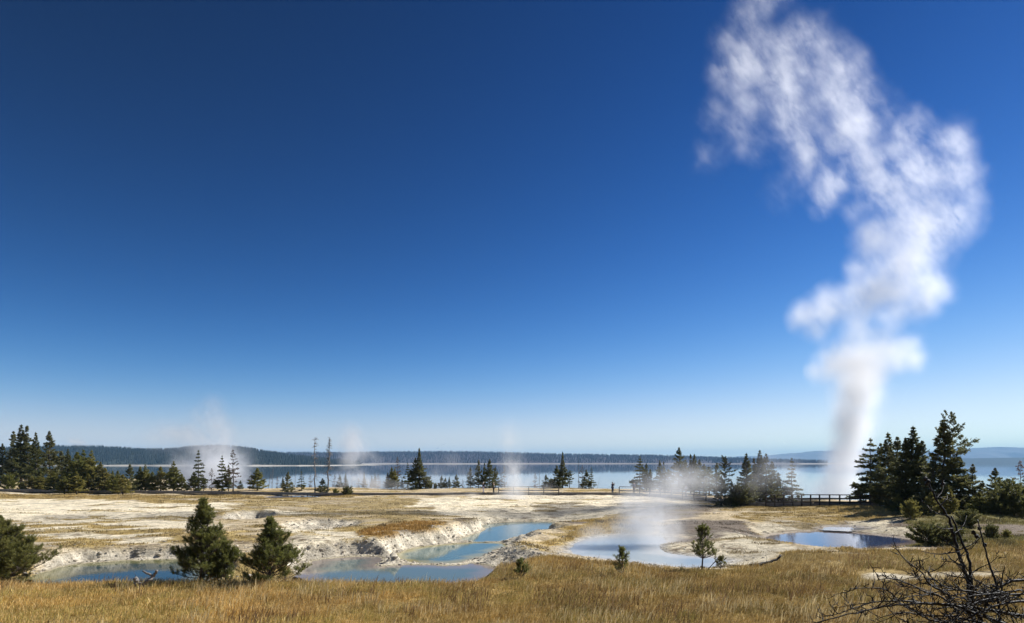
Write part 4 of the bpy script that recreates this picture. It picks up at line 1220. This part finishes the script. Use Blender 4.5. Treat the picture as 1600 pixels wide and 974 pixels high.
WALK = [bw(-160, 765.5), bw(0, 766), bw(75, 767), bw(180, 768), bw(300, 769.5), bw(420, 771), bw(500, 772), bw(620, 772.5), bw(760, 771.5), bw(880, 771.5), bw(968, 771.8), bw(1000, 772.5), bw(1050, 776), bw(1104, 780), bw(1150, 786), bw(1196, 788), bw(1280, 788), bw(1375, 788.5), bw(1460, 791), bw(1560, 796), bw(1700, 802)]
m = MB(); under = MB()
for a_, b_ in zip(WALK[:-1], WALK[1:]):
    t = (b_ - a_); L = t.length; t.normalize(); q_ = t.cross(Vector((0, 0, 1)))
    if q_.y > 0: q_ = -q_
    k = int(L / .3)
    for i in range(k):
        c_ = a_ + t * (i + .5) * L / k - q_ * .9
        m.beam(c_ - q_ * .9, c_ + q_ * .9, L / k - .02, .05)
    for s_ in (.08, 1.72): m.beam(a_ - q_ * s_ + Vector((0, 0, -.13)), b_ - q_ * s_ + Vector((0, 0, -.13)), .09, .2)
    for s_ in (.06, 1.74): m.beam(a_ - q_ * s_ + Vector((0, 0, .075)), b_ - q_ * s_ + Vector((0, 0, .075)), .1, .09)
    for i in range(max(1, int(L / 3))):
        for s_ in (.1, 1.7):
            c_ = a_ + t * (i + .5) * L / max(1, int(L / 3)) - q_ * s_
            m.beam(Vector((c_.x, c_.y, min(gz(c_.x, c_.y), 3.6) - .2)), c_ + Vector((0, 0, -.05)), .14, .14, Vector((0, 1, 0)))
tag(m.build('boardwalk', M_deck, None, False), 'low grey timber boardwalk crossing the flats', kind='structure')


def railing(pts, label, heights, mat, step=2.2, h=1.08, th=.17, side=.15):
    o = empty('railing', pts[0] - Vector((0, 0, .05))); tag(o, label, 'railing', 'timber railings along the boardwalk')
    P_ = [p - o.location for p in pts]
    for k, z_ in enumerate(heights):
        mm = MB()
        for a_, b_ in zip(P_[:-1], P_[1:]):
            up = Vector((0, 0, z_)); mm.beam(a_ + up, b_ + up, .06 if k < len(heights) - 1 else .16, th if k < len(heights) - 1 else .1)
        mm.build('rail', mat, o, False)
    for a_, b_ in zip(P_[:-1], P_[1:]):
        L = (b_ - a_).length; n_ = max(1, round(L / step)); t = (b_ - a_).normalized(); q_ = t.cross(Vector((0, 0, 1)))
        for i in range(n_ + (b_ is P_[-1])):
            c_ = a_ + (b_ - a_) * i / n_ + q_ * .1
            mm = MB().beam(c_ + Vector((0, 0, -.35)), c_ + Vector((0, 0, h - .02)), .14, .14, Vector((0, 1, 0)))
            mm.build('post', mat, o, False)
    return o


M_rail2 = mat_wood('sunlit grey railing timber', (.14, .12, .10), (.30, .27, .24), .8)
up = Vector((0, 0, .05))
railing([bw(779, 771.6) + up, bw(873, 771.6) + up], 'grey two-rail railing in the steam beside the two walkers', (.45, 1.05), M_rail, 2.6)
railing([bw(968, 771.9) + up, bw(1000, 772.7) + up, bw(1050, 776) + up, bw(1104, 780) + up], 'two-rail railing stepping down the bend of the boardwalk in the mist', (.45, 1.05), M_rail, 2.4)
railing([bw(1196, 787.9) + up, bw(1280, 787.9) + up, bw(1375, 788.4) + up, bw(1460, 791) + up, bw(1560, 796) + up, bw(1700, 802) + up], 'long dark three-rail railing in front of the steam plume', (.2, .6, 1.05), M_rail, 1.15)
lz = 3.7
a_ = Vector((*at(-130, 755.5, lz), lz)); b_ = Vector((*at(43, 757.5, lz), lz))
for p in (a_, b_): p.z = gz(p.x, p.y) + .1
railing([a_, b_], 'pale railing stub far back under the tall left stand', (.5, 1.0), M_rail2, 2.6)


# ------------------------------------------------------------------ people
def skin(name, verts, edges, radii, mat, parent=None, rootv=0, extra=None):
    me = bpy.data.meshes.new(name); me.from_pydata(verts, edges, [])
    o = bpy.data.objects.new(name, me); col.objects.link(o)
    o.modifiers.new('s', 'SKIN'); sv = me.skin_vertices[0].data
    for i, r_ in enumerate(radii):
        sv[i].radius = (r_, r_) if not hasattr(r_, '__len__') else r_
        sv[i].use_root = (i == rootv)
    sd = o.modifiers.new('u', 'SUBSURF'); sd.levels = sd.render_levels = 1
    dg = bpy.context.evaluated_depsgraph_get()
    me2 = bpy.data.meshes.new_from_object(o.evaluated_get(dg)); bpy.data.objects.remove(o)
    if extra:
        bm = bmesh.new(); bm.from_mesh(me2)
        tmp = bpy.data.meshes.new('x'); tmp.from_pydata([tuple(v) for v in extra.v], [], extra.f); bm.from_mesh(tmp); bm.to_mesh(me2); bm.free()
    me2.materials.clear(); me2.materials.append(mat); me2.name = name
    me2.polygons.foreach_set('use_smooth', [True] * len(me2.polygons))
    return obj(name, me2, parent)


M_skin = mat_plain('skin', (.45, .28, .2), .6, .08)


def cloth(n_, c_): return mat_plain(n_, c_, .9, .15, 20)


def person(px, py, label, top, legs, hatc, pose, rz, hgt=1.72, hat=True):
    x_, y_ = at(px, py, 4.0)
    o = empty('person', (x_, y_, 4.0 - .024), rz); tag(o, label, 'person')
    k = hgt / 1.72; rr_ = random.Random(px)
    # +x is the way the figure faces
    sh = [(0, .19, 1.42), (0, -.19, 1.42)]
    if pose == 'photo': arms = [[(0, .2, 1.42), (.16, .24, 1.2), (.30, .07, 1.48)], [(0, -.2, 1.42), (.16, -.24, 1.2), (.30, -.07, 1.48)]]
    elif pose == 'hips': arms = [[(0, .2, 1.42), (-.06, .33, 1.17), (.1, .2, .98)], [(0, -.2, 1.42), (.02, -.26, 1.15), (.06, -.25, .9)]]
    else: arms = [[(0, .2, 1.42), (-.02, .26, 1.14), (.06, .25, .88)], [(0, -.2, 1.42), (.06, -.25, 1.15), (.24, -.16, 1.12)]]
    V = [(0, 0, .95), (0, 0, 1.15), (0, 0, 1.38), (.01, 0, 1.5), (.02, 0, 1.60), (.02, 0, 1.70)]
    E = [(0, 1), (1, 2), (2, 3), (3, 4), (4, 5)]; Rr = [(.13, .15), (.115, .14), (.11, .15), .055, (.095, .08), .06]
    leg = [[(0, .1, .9), (.03 if pose != 'walk' else .12, .11, .5), (-.02, .11, .09), (.14, .13, .04)], [(0, -.1, .9), (.03, -.11, .5), (-.02, -.12, .09), (.14, -.14, .04)]]
    for A_ in arms:
        b0 = len(V); V += A_; E += [(2, b0), (b0, b0 + 1), (b0 + 1, b0 + 2)]; Rr += [.06, .042, .03]
        d = Vector(A_[2]) - Vector(A_[1]); d.normalize(); V.append(tuple(Vector(A_[2]) + d * .08)); E.append((b0 + 2, b0 + 3)); Rr.append((.038, .02))
    for A_ in leg:
        b0 = len(V); V += A_; E += [(0, b0), (b0, b0 + 1), (b0 + 1, b0 + 2), (b0 + 2, b0 + 3)]; Rr += [.09, .06, .042, .04]
    ex = MB()
    for A_ in arms:     # fingers and thumb, rooted in the palm
        d = (Vector(A_[2]) - Vector(A_[1])).normalized(); c_ = Vector(A_[2]) + d * .09; s_ = d.cross(Vector((0, 0, 1)))
        s_ = s_.normalized() if s_.length > .05 else Vector((1, 0, 0)); n_ = s_.cross(d)
        for i, fl in enumerate((.065, .075, .07, .055)):
            p = c_ + s_ * (i - 1.5) * .02; ex.tube([p - d * .02, p + d * fl * .5 + n_ * .006, p + d * fl + n_ * .025], [.009, .0085, .006], 6)
        p = c_ - d * .05 + s_ * .035; ex.tube([p - s_ * .02, p + s_ * .03 + d * .02, p + s_ * .035 + d * .05], [.011, .01, .007], 6)
    ex.tube([(.11, 0, 1.62), (.135, 0, 1.60), (.125, 0, 1.585)], [.008, .014, .012], 6)            # nose
    for s_ in (-1, 1):
        ex.lump((.103, s_ * .033, 1.625), .012, rr_, 1); ex.lump((.02, s_ * .088, 1.605), .026, rr_, 1, (.8, .35, 1.2))
    ex.tube([(.106, -.025, 1.555), (.113, 0, 1.553), (.106, .025, 1.555)], [.006, .009, .006], 5)   # mouth
    V = [tuple(Vector(v) * k) for v in V]
    for i in range(len(ex.v)): ex.v[i] = ex.v[i] * k
    skin('body', V, E, [tuple(np.array(r_) * k) if hasattr(r_, '__len__') else r_ * k for r_ in Rr], M_skin, o, 0, ex)
    # jacket
    JV = [(0, 0, .9), (0, 0, 1.15), (0, 0, 1.38), (.005, 0, 1.46)]; JE = [(0, 1), (1, 2), (2, 3)]; JR = [(.155, .175), (.14, .165), (.13, .17), .075]
    for A_ in arms:
        b0 = len(JV); e_ = Vector(A_[1]).lerp(Vector(A_[2]), .9); JV += [A_[0], A_[1], tuple(e_)]; JE += [(2, b0), (b0, b0 + 1), (b0 + 1, b0 + 2)]; JR += [.08, .06, .048]
    skin('jacket', [tuple(Vector(v) * k) for v in JV], JE, JR, top, o, 0)
    TV = [(0, 0, .96)]; TE = []; TR = [(.15, .17)]
    for A_ in leg:
        b0 = len(TV); TV += [A_[0], A_[1], A_[2]]; TE += [(0, b0), (b0, b0 + 1), (b0 + 1, b0 + 2)]; TR += [.11, .082, .068]
    skin('trousers', [tuple(Vector(v) * k) for v in TV], TE, TR, legs, o, 0)
    mm = MB()
    for A_ in leg:
        a0 = Vector(A_[2]); t0 = Vector(A_[3]); mm.tube([a0 + Vector((-.07, 0, -.035)), a0 + Vector((.03, 0, -.02)), t0 + Vector((.02, 0, .0)), t0 + Vector((.08, 0, -.01))], [.045, .056, .048, .03], 8)
    for i in range(len(mm.v)): mm.v[i] = mm.v[i] * k
    mm.build('shoe', M_black, o)
    mm = MB()
    if hat:
        mm.tube([(.02, 0, 1.655), (.02, 0, 1.66)], [.16, .155], 14); mm.tube([(.02, 0, 1.66), (.02, 0, 1.72), (.02, 0, 1.765)], [.108, .1, .06], 14)
        for i in range(len(mm.v)): mm.v[i] = mm.v[i] * k
        mm.build('hat', hatc, o)
    else:
        mm.lump((.0, 0, 1.665), .105, rr_, 2, (1.05, .95, .85))
        for i in range(len(mm.v)): mm.v[i] = mm.v[i] * k
        mm.build('hair', hatc, o)
    if pose == 'photo':
        c_ = Vector((.36, 0, 1.54)) * k; mm = MB().beam(c_ + Vector((0, -.07, 0)), c_ + Vector((0, .07, 0)), .05, .09).tube([c_, c_ + Vector((.09, 0, 0))], [.035, .032], 10)
        w = mm.build('camera', M_black); w.matrix_world = Matrix.Translation(o.location) @ Matrix.Rotation(rz, 4, 'Z')
        tag(w, 'small black camera held up by the ' + ('dark-clothed person standing alone' if px > 900 else 'walker in the white hat'), 'camera')
    return o


person(755, 770.6, 'person in white hat, dark jacket and pale lavender trousers on the boardwalk', cloth('navy jacket', (.03, .035, .07)), cloth('lavender trousers', (.55, .5, .6)), cloth('white hat', (.75, .74, .7)), 'walk', R(20))
person(771.5, 770.7, 'person in tan hat and dark clothes beside the walker in white hat', cloth('olive jacket', (.12, .11, .08)), cloth('black trousers', (.03, .03, .035)), cloth('tan hat', (.55, .45, .3)), 'hips', R(160), 1.66)
person(957, 770.8, 'person in dark jacket standing alone taking a photograph of the lake', cloth('dark blue jacket', (.022, .028, .055)), cloth('dark jeans', (.03, .04, .07)), cloth('dark brown hair', (.03, .022, .018)), 'photo', R(35), 1.74, False)
person(990.5, 771.3, 'person in blue-grey jacket standing behind the railing under flat-boughed spruce', cloth('blue grey jacket', (.09, .11, .18)), cloth('charcoal trousers', (.04, .04, .05)), cloth('black hair', (.02, .017, .015)), 'hips', R(-60), 1.8, False)
person(1072, 776.3, 'person in pale top half hidden in the mist on the walk', cloth('pale grey top', (.5, .48, .47)), cloth('grey trousers', (.14, .14, .16)), cloth('brown hair', (.07, .045, .03)), 'walk', R(190), 1.7, False)


# ------------------------------------------------------------------ steam (lit volumes inside closed hulls)
def steam(name, label, lobes, Y, pr, res, k, nscale, lo, hi, voxel, step, npts, seed, flat=1.0, albedo=1.0, grow=1.08, aniso=.45, cat='steam', puff=(.2, .55), torn=None):
    """lobes: px, py, radius px, density [, depth offset m]; puffs cluster inside each lobe"""
    rng = np.random.default_rng(seed)
    P_ = []; H_ = []
    wgt = np.array([l[3] * (l[2] / F * Y) ** 3 for l in lobes]); wgt /= wgt.sum()
    for l, w_ in zip(lobes, wgt):
        r = l[2] / F * Y; c_ = np.array(at_y(l[0], l[1], Y + (l[4] if len(l) > 4 else 0)))
        n_ = max(30, int(npts * w_)); nc = max(6, int(14 * (r / pr) ** 1.0)) if r > pr else 6
        dirs = unit(rng.normal(size=(nc, 3))); cen = dirs * (rng.random((nc, 1)) ** .45) * r * .64
        cr = r * rng.uniform(puff[0], puff[1], nc)
        pick = rng.choice(nc, n_, p=(cr ** 2) / (cr ** 2).sum())
        pts = cen[pick] + unit(rng.normal(size=(n_, 3))) * (rng.random((n_, 1)) ** .5) * cr[pick][:, None]
        pts[:, 1] *= flat
        P_.append(c_ + pts); H_.append((c_, r * grow))
    P_ = np.concatenate(P_)
    pm = bpy.data.meshes.new(name + ' puffs'); pm.from_pydata([tuple(p) for p in P_], [], []); po = bpy.data.objects.new(name + '_puffs', pm)
    bm = bmesh.new(); bmesh.ops.create_icosphere(bm, subdivisions=2, radius=1)
    tv = np.array([v.co for v in bm.verts]); tf = np.array([[v.index for v in f.verts] for f in bm.faces]); bm.free()
    vv = np.concatenate([c_ + tv * r_ * np.array([1, flat if flat > 1 else max(flat, .6), 1]) for c_, r_ in H_]); ff = np.concatenate([tf + i * len(tv) for i in range(len(H_))])
    me = mesh_np(name, vv, ff.ravel(), np.full(len(ff), 3))
    o = obj(name, me); md = o.modifiers.new('r', 'REMESH'); md.mode = 'VOXEL'; md.voxel_size = voxel; md.use_smooth_shade = True
    dg = bpy.context.evaluated_depsgraph_get(); me2 = bpy.data.meshes.new_from_object(o.evaluated_get(dg)); o.modifiers.clear(); o.data = me2
    m = bpy.data.materials.new(name + ' vapour'); m.use_nodes = True; nt = m.node_tree; nt.nodes.clear()
    out = N(nt, 'ShaderNodeOutputMaterial'); pv = N(nt, 'ShaderNodeVolumePrincipled')
    pd = N(nt, 'ShaderNodeTexPointDensity', point_source='OBJECT', radius=pr, resolution=res, space='OBJECT', interpolation='Linear'); pd.object = po
    pos = tc = N(nt, 'ShaderNodeNewGeometry').outputs['Position']
    if torn:
        mp = N(nt, 'ShaderNodeMapping', vector_type='TEXTURE'); nt.links.new(pos, mp.inputs[0]); mp.inputs['Rotation'].default_value = (0, R(-38), 0); mp.inputs['Scale'].default_value = (.8, 1, 1.9)
        tc = mp.outputs[0]
    nz = math_n(nt, 'ADD', math_n(nt, 'MULTIPLY', noise(nt, nscale, 4, .6, tc, .5), .56), math_n(nt, 'MULTIPLY', noise(nt, nscale * 3.4, 6, .78, tc, .9), .44))
    f = N(nt, 'ShaderNodeMapRange', interpolation_type='SMOOTHSTEP'); nt.links.new(nz, f.inputs['Value']); f.inputs['From Min'].default_value = lo; f.inputs['From Max'].default_value = hi
    if torn:
        hz = N(nt, 'ShaderNodeMapRange'); nt.links.new(N(nt, 'ShaderNodeSeparateXYZ').outputs['Z'], hz.inputs[0]); nt.links.new(pos, hz.inputs[0].links[0].from_node.inputs[0])
        for q_, v_ in zip(('From Min', 'From Max', 'To Min', 'To Max'), torn): hz.inputs[q_].default_value = v_
        nt.links.new(hz.outputs[0], f.inputs['From Min']); nt.links.new(math_n(nt, 'ADD', hz.outputs[0], .19), f.inputs['From Max'])
    f.inputs['To Min'].default_value = .04; f.inputs['To Max'].default_value = 1
    kern = 4.19 * pr ** 3 * .4        # points are npts * dens*vol / sum: extinction k per metre where dens = 1
    tot = sum(l[3] * 4.19 * (l[2] / F * Y) ** 3 for l in lobes)
    d = math_n(nt, 'MULTIPLY', math_n(nt, 'MULTIPLY', pd.outputs['Density'], f.outputs[0]), k * tot / (npts * kern))
    nt.links.new(d, pv.inputs['Density']); pv.inputs['Color'].default_value = (albedo, albedo, albedo, 1); pv.inputs['Anisotropy'].default_value = aniso
    nt.links.new(pv.outputs[0], out.inputs['Volume'])
    m.cycles.volume_step_rate = step; m.cycles.homogeneous_volume = False
    me2.materials.clear(); me2.materials.append(m)
    return tag(o, label, cat)


PLUME = [(1300, 790, 46, 0.150), (1318, 765, 46, 0.200), (1326, 738, 45, 0.213), (1331, 711, 45, 0.213), (1334, 685, 46, 0.213), (1339, 660, 47, 0.213), (1344, 635, 50, 0.213), (1349, 612, 52, 0.200), (1354, 590, 54, 0.188), (1360, 572, 52, .13),
 (1304, 576, 42, .18), (1335, 556, 46, .17), (1378, 548, 48, .17), (1420, 556, 42, .17), (1440, 562, 26, .15), (1280, 582, 24, .14),
 (1262, 494, 36, .16), (1300, 482, 46, .17), (1345, 470, 48, .16), (1395, 462, 48, .15), (1440, 460, 48, .14), (1475, 452, 40, .12), (1288, 518, 28, .13), (1345, 512, 38, .12), (1400, 500, 38, .09), (1450, 486, 34, .07),
 (1390, 425, 52, .12), (1440, 405, 64, .13), (1345, 418, 32, .09), (1375, 375, 48, .13), (1430, 345, 68, .13), (1492, 345, 62, .12), (1388, 310, 48, .13), (1445, 275, 68, .13), (1514, 275, 46, .12), (1496, 222, 50, .1), (1428, 205, 52, .1), (1534, 310, 30, .08),
 (1400, 245, 50, .08), (1375, 290, 44, .08), (1345, 330, 34, .05), (1360, 160, 50, .05), (1400, 170, 40, .04), (1270, 60, 50, .05), (1160, 200, 44, .05), (1350, 262, 54, 0.112), (1300, 290, 48, 0.112), (1340, 205, 62, 0.112), (1280, 232, 62, 0.112), (1290, 322, 28, 0.064), (1250, 180, 66, 0.104), (1320, 150, 60, 0.096), (1230, 125, 66, 0.096), (1300, 95, 60, 0.080), (1170, 165, 50, 0.068), (1190, 85, 62, 0.096), (1148, 112, 52, 0.072), (1240, 55, 52, 0.080), (1178, 25, 50, 0.080), (1337, 108, 44, 0.068), (1120, 175, 42, 0.036), (1138, 62, 38, 0.052), (1183, 225, 44, 0.048), (1113, 245, 44, 0.020), (1215, -20, 50, 0.068), (1225, 300, 42, 0.020)]
prg = random.Random(4)
PLUME = [(a_, b_, r_, d_, prg.uniform(-.35, .35) * r_ * .094) for a_, b_, r_, d_ in PLUME]
steam('steam_plume', 'tall white steam plume billowing up behind the dark railing', PLUME, 98, .85, 256, 0.56, .26, .36, .66, .9, .05, 220000, 5, cat='steam plume', puff=(.22, .5), grow=1.14, torn=(18, 52, .25, .425))
steam('steam', 'grey steam cloud drifting behind the left trees', [(300, 752, 40, .9), (330, 745, 46, 1), (368, 745, 42, .9), (395, 752, 30, .7), (285, 738, 36, .5), (345, 718, 46, .7), (385, 722, 34, .45), (312, 705, 42, .45), (340, 688, 44, .32), (280, 690, 38, .2), (345, 662, 38, .24), (312, 660, 40, .22), (332, 632, 32, .14), (258, 680, 34, .26), (232, 690, 28, .16), (290, 675, 36, .25), (205, 745, 20, .3), (176, 740, 18, .3), (300, 665, 34, .1)], 140, 2.2, 96, 0.28, .09, .38, .62, 1.2, .15, 20000, 6)
steam('steam', 'thin steam wisp right of the tall bare snags', [(560, 752, 30, .6), (600, 764, 20, .45), (545, 730, 32, .3), (550, 705, 34, .3), (545, 680, 34, .2), (525, 760, 24, .4), (640, 767, 14, .35), (620, 766, 16, .4), (580, 764, 20, .9), (575, 720, 30, .15)], 126, 1.6, 80, 0.65, .12, .38, .62, 1.0, .15, 12000, 7)
steam('steam', 'narrow steam column beside the two walkers', [(790, 790, 28, .6), (815, 782, 28, .7), (840, 775, 22, .4), (802, 765, 28, .8), (805, 745, 28, .65), (803, 725, 28, .48), (800, 705, 26, .3), (797, 685, 26, .3), (800, 664, 24, .2), (830, 755, 24, .4), (722, 745, 22, .2), (700, 792, 26, .3), (735, 792, 28, .3), (675, 740, 28, .14), (702, 722, 28, .1), (860, 768, 20, .2)], 95, 1.2, 96, 0.4, .16, .36, .62, .7, .15, 16000, 8)
steam('steam', 'steam rising from the milky blue pool', [(1000, 846, 46, .8), (1040, 844, 48, .8), (955, 850, 44, .7), (915, 852, 32, .6), (1024, 822, 50, .8), (1012, 797, 52, .65), (1036, 776, 50, .5), (1000, 768, 44, .35), (1062, 760, 44, .5), (1092, 750, 40, .45), (1065, 738, 36, .3), (1115, 758, 34, .3), (1060, 866, 28, .5), (1105, 872, 22, .4), (980, 800, 44, .35), (980, 830, 44, .5), (1075, 800, 44, .2)], 46, .9, 96, 0.46, .45, .34, .62, .4, .15, 18000, 9)
steam('steam', 'thin mist veil around the big group at the walk bend', [(1180, 745, 40, .5), (1210, 738, 42, .6), (1238, 742, 36, .9), (1242, 768, 28, 1), (1165, 765, 40, .4), (1135, 760, 34, .35), (1195, 715, 36, .3), (1110, 768, 30, .4), (1260, 755, 26, .6)], 78, 1.2, 64, 0.07, .2, .36, .62, .8, .2, 8000, 10)
steam('steam', 'faint smoke-like wisp above the left pines', [(118, 690, 14, .5), (132, 692, 12, .6), (105, 688, 10, .3)], 150, 1.2, 48, 0.5, .2, .36, .62, .6, .2, 3000, 12)

# ------------------------------------------------------------------ air
m = bpy.data.materials.new('air'); m.use_nodes = True; nt = m.node_tree; nt.nodes.clear()
out = N(nt, 'ShaderNodeOutputMaterial'); pv = N(nt, 'ShaderNodeVolumePrincipled')
pv.inputs['Density'].default_value = 5.5e-5; pv.inputs['Color'].default_value = (.36, .68, 1, 1); pv.inputs['Anisotropy'].default_value = 0
nt.links.new(pv.outputs[0], out.inputs['Volume']); m.cycles.homogeneous_volume = True
mb = MB(); a_ = 25500; z0_, z1_ = -13, 385
mb.v = [Vector((x_, y_, z_)) for z_ in (z0_, z1_) for x_, y_ in ((-a_, -a_), (a_, -a_), (a_, a_), (-a_, a_))]
mb.f = [(3, 2, 1, 0), (4, 5, 6, 7), (0, 1, 5, 4), (1, 2, 6, 5), (2, 3, 7, 6), (3, 0, 4, 7)]
tag(mb.build('haze', m, None, False), 'thin blue air haze over the lake', kind='stuff')

# ------------------------------------------------------------------ light, sky, camera
SUN_AZ, SUN_EL = R(SAZ), R(40)      # azimuth measured from the view direction (+y) toward +x
w = bpy.data.worlds.new('World'); sc.world = w; w.use_nodes = True; nt = w.node_tree
bg = nt.nodes['Background']; sky = N(nt, 'ShaderNodeTexSky', sky_type='NISHITA', sun_disc=False)
sky.sun_elevation = SUN_EL; sky.sun_rotation = SUN_AZ; sky.altitude = 2400; sky.air_density = 1.0; sky.dust_density = .3; sky.ozone_density = 5.0
sp = N(nt, 'ShaderNodeSeparateColor'); nt.links.new(sky.outputs[0], sp.inputs[0]); cb = N(nt, 'ShaderNodeCombineColor')
for i, (p_, k_, mx_) in enumerate(((3.6, 26.5, .85), (2.5, 3.15, 1.4), (2.7, 2.86, 1.15))):   # the deep, contrasty blue of a polarised sky
    v_ = math_n(nt, 'MULTIPLY', math_n(nt, 'POWER', math_n(nt, 'MULTIPLY', sp.outputs[i], .1), p_), k_)
    nt.links.new(math_n(nt, 'DIVIDE', math_n(nt, 'MULTIPLY', v_, mx_ * 10), math_n(nt, 'ADD', v_, mx_)), cb.inputs[i])
nt.links.new(cb.outputs[0], bg.inputs[0]); bg.inputs[1].default_value = .1
l = bpy.data.lights.new('sun', 'SUN'); l.energy = 5.0; l.angle = R(.5); l.color = (1, .975, .94)
so_ = bpy.data.objects.new('sun', l); col.objects.link(so_)
sd = Vector((math.sin(SUN_AZ) * math.cos(SUN_EL), math.cos(SUN_AZ) * math.cos(SUN_EL), math.sin(SUN_EL)))
so_.rotation_euler = (-sd).to_track_quat('-Z', 'Y').to_euler(); so_.location = sd * 300
c = bpy.data.cameras.new('camera'); cam = bpy.data.objects.new('camera', c); col.objects.link(cam); sc.camera = cam
cam.location = (0, 0, CZ); cam.rotation_euler = (R(90), 0, 0)
c.sensor_width = 36; c.lens = 36 * F / 1600; c.shift_y = (HY - 487) / 1600; c.clip_start = .5; c.clip_end = 60000
vs = sc.view_settings; sc.display_settings.display_device = 'sRGB'; vs.view_transform = 'Standard'; vs.look = 'None'; vs.gamma = 1; vs.use_curve_mapping = False; vs.exposure = .45
cy = sc.cycles; cy.use_denoising = True; cy.denoiser = 'OPENIMAGEDENOISE'; cy.use_adaptive_sampling = True; cy.adaptive_threshold = .015
cy.max_bounces = 52; cy.diffuse_bounces = 3; cy.glossy_bounces = 3; cy.transmission_bounces = 3; cy.volume_bounces = 48; cy.transparent_max_bounces = 12; cy.volume_max_steps = 1024
cy.sample_clamp_indirect = 6
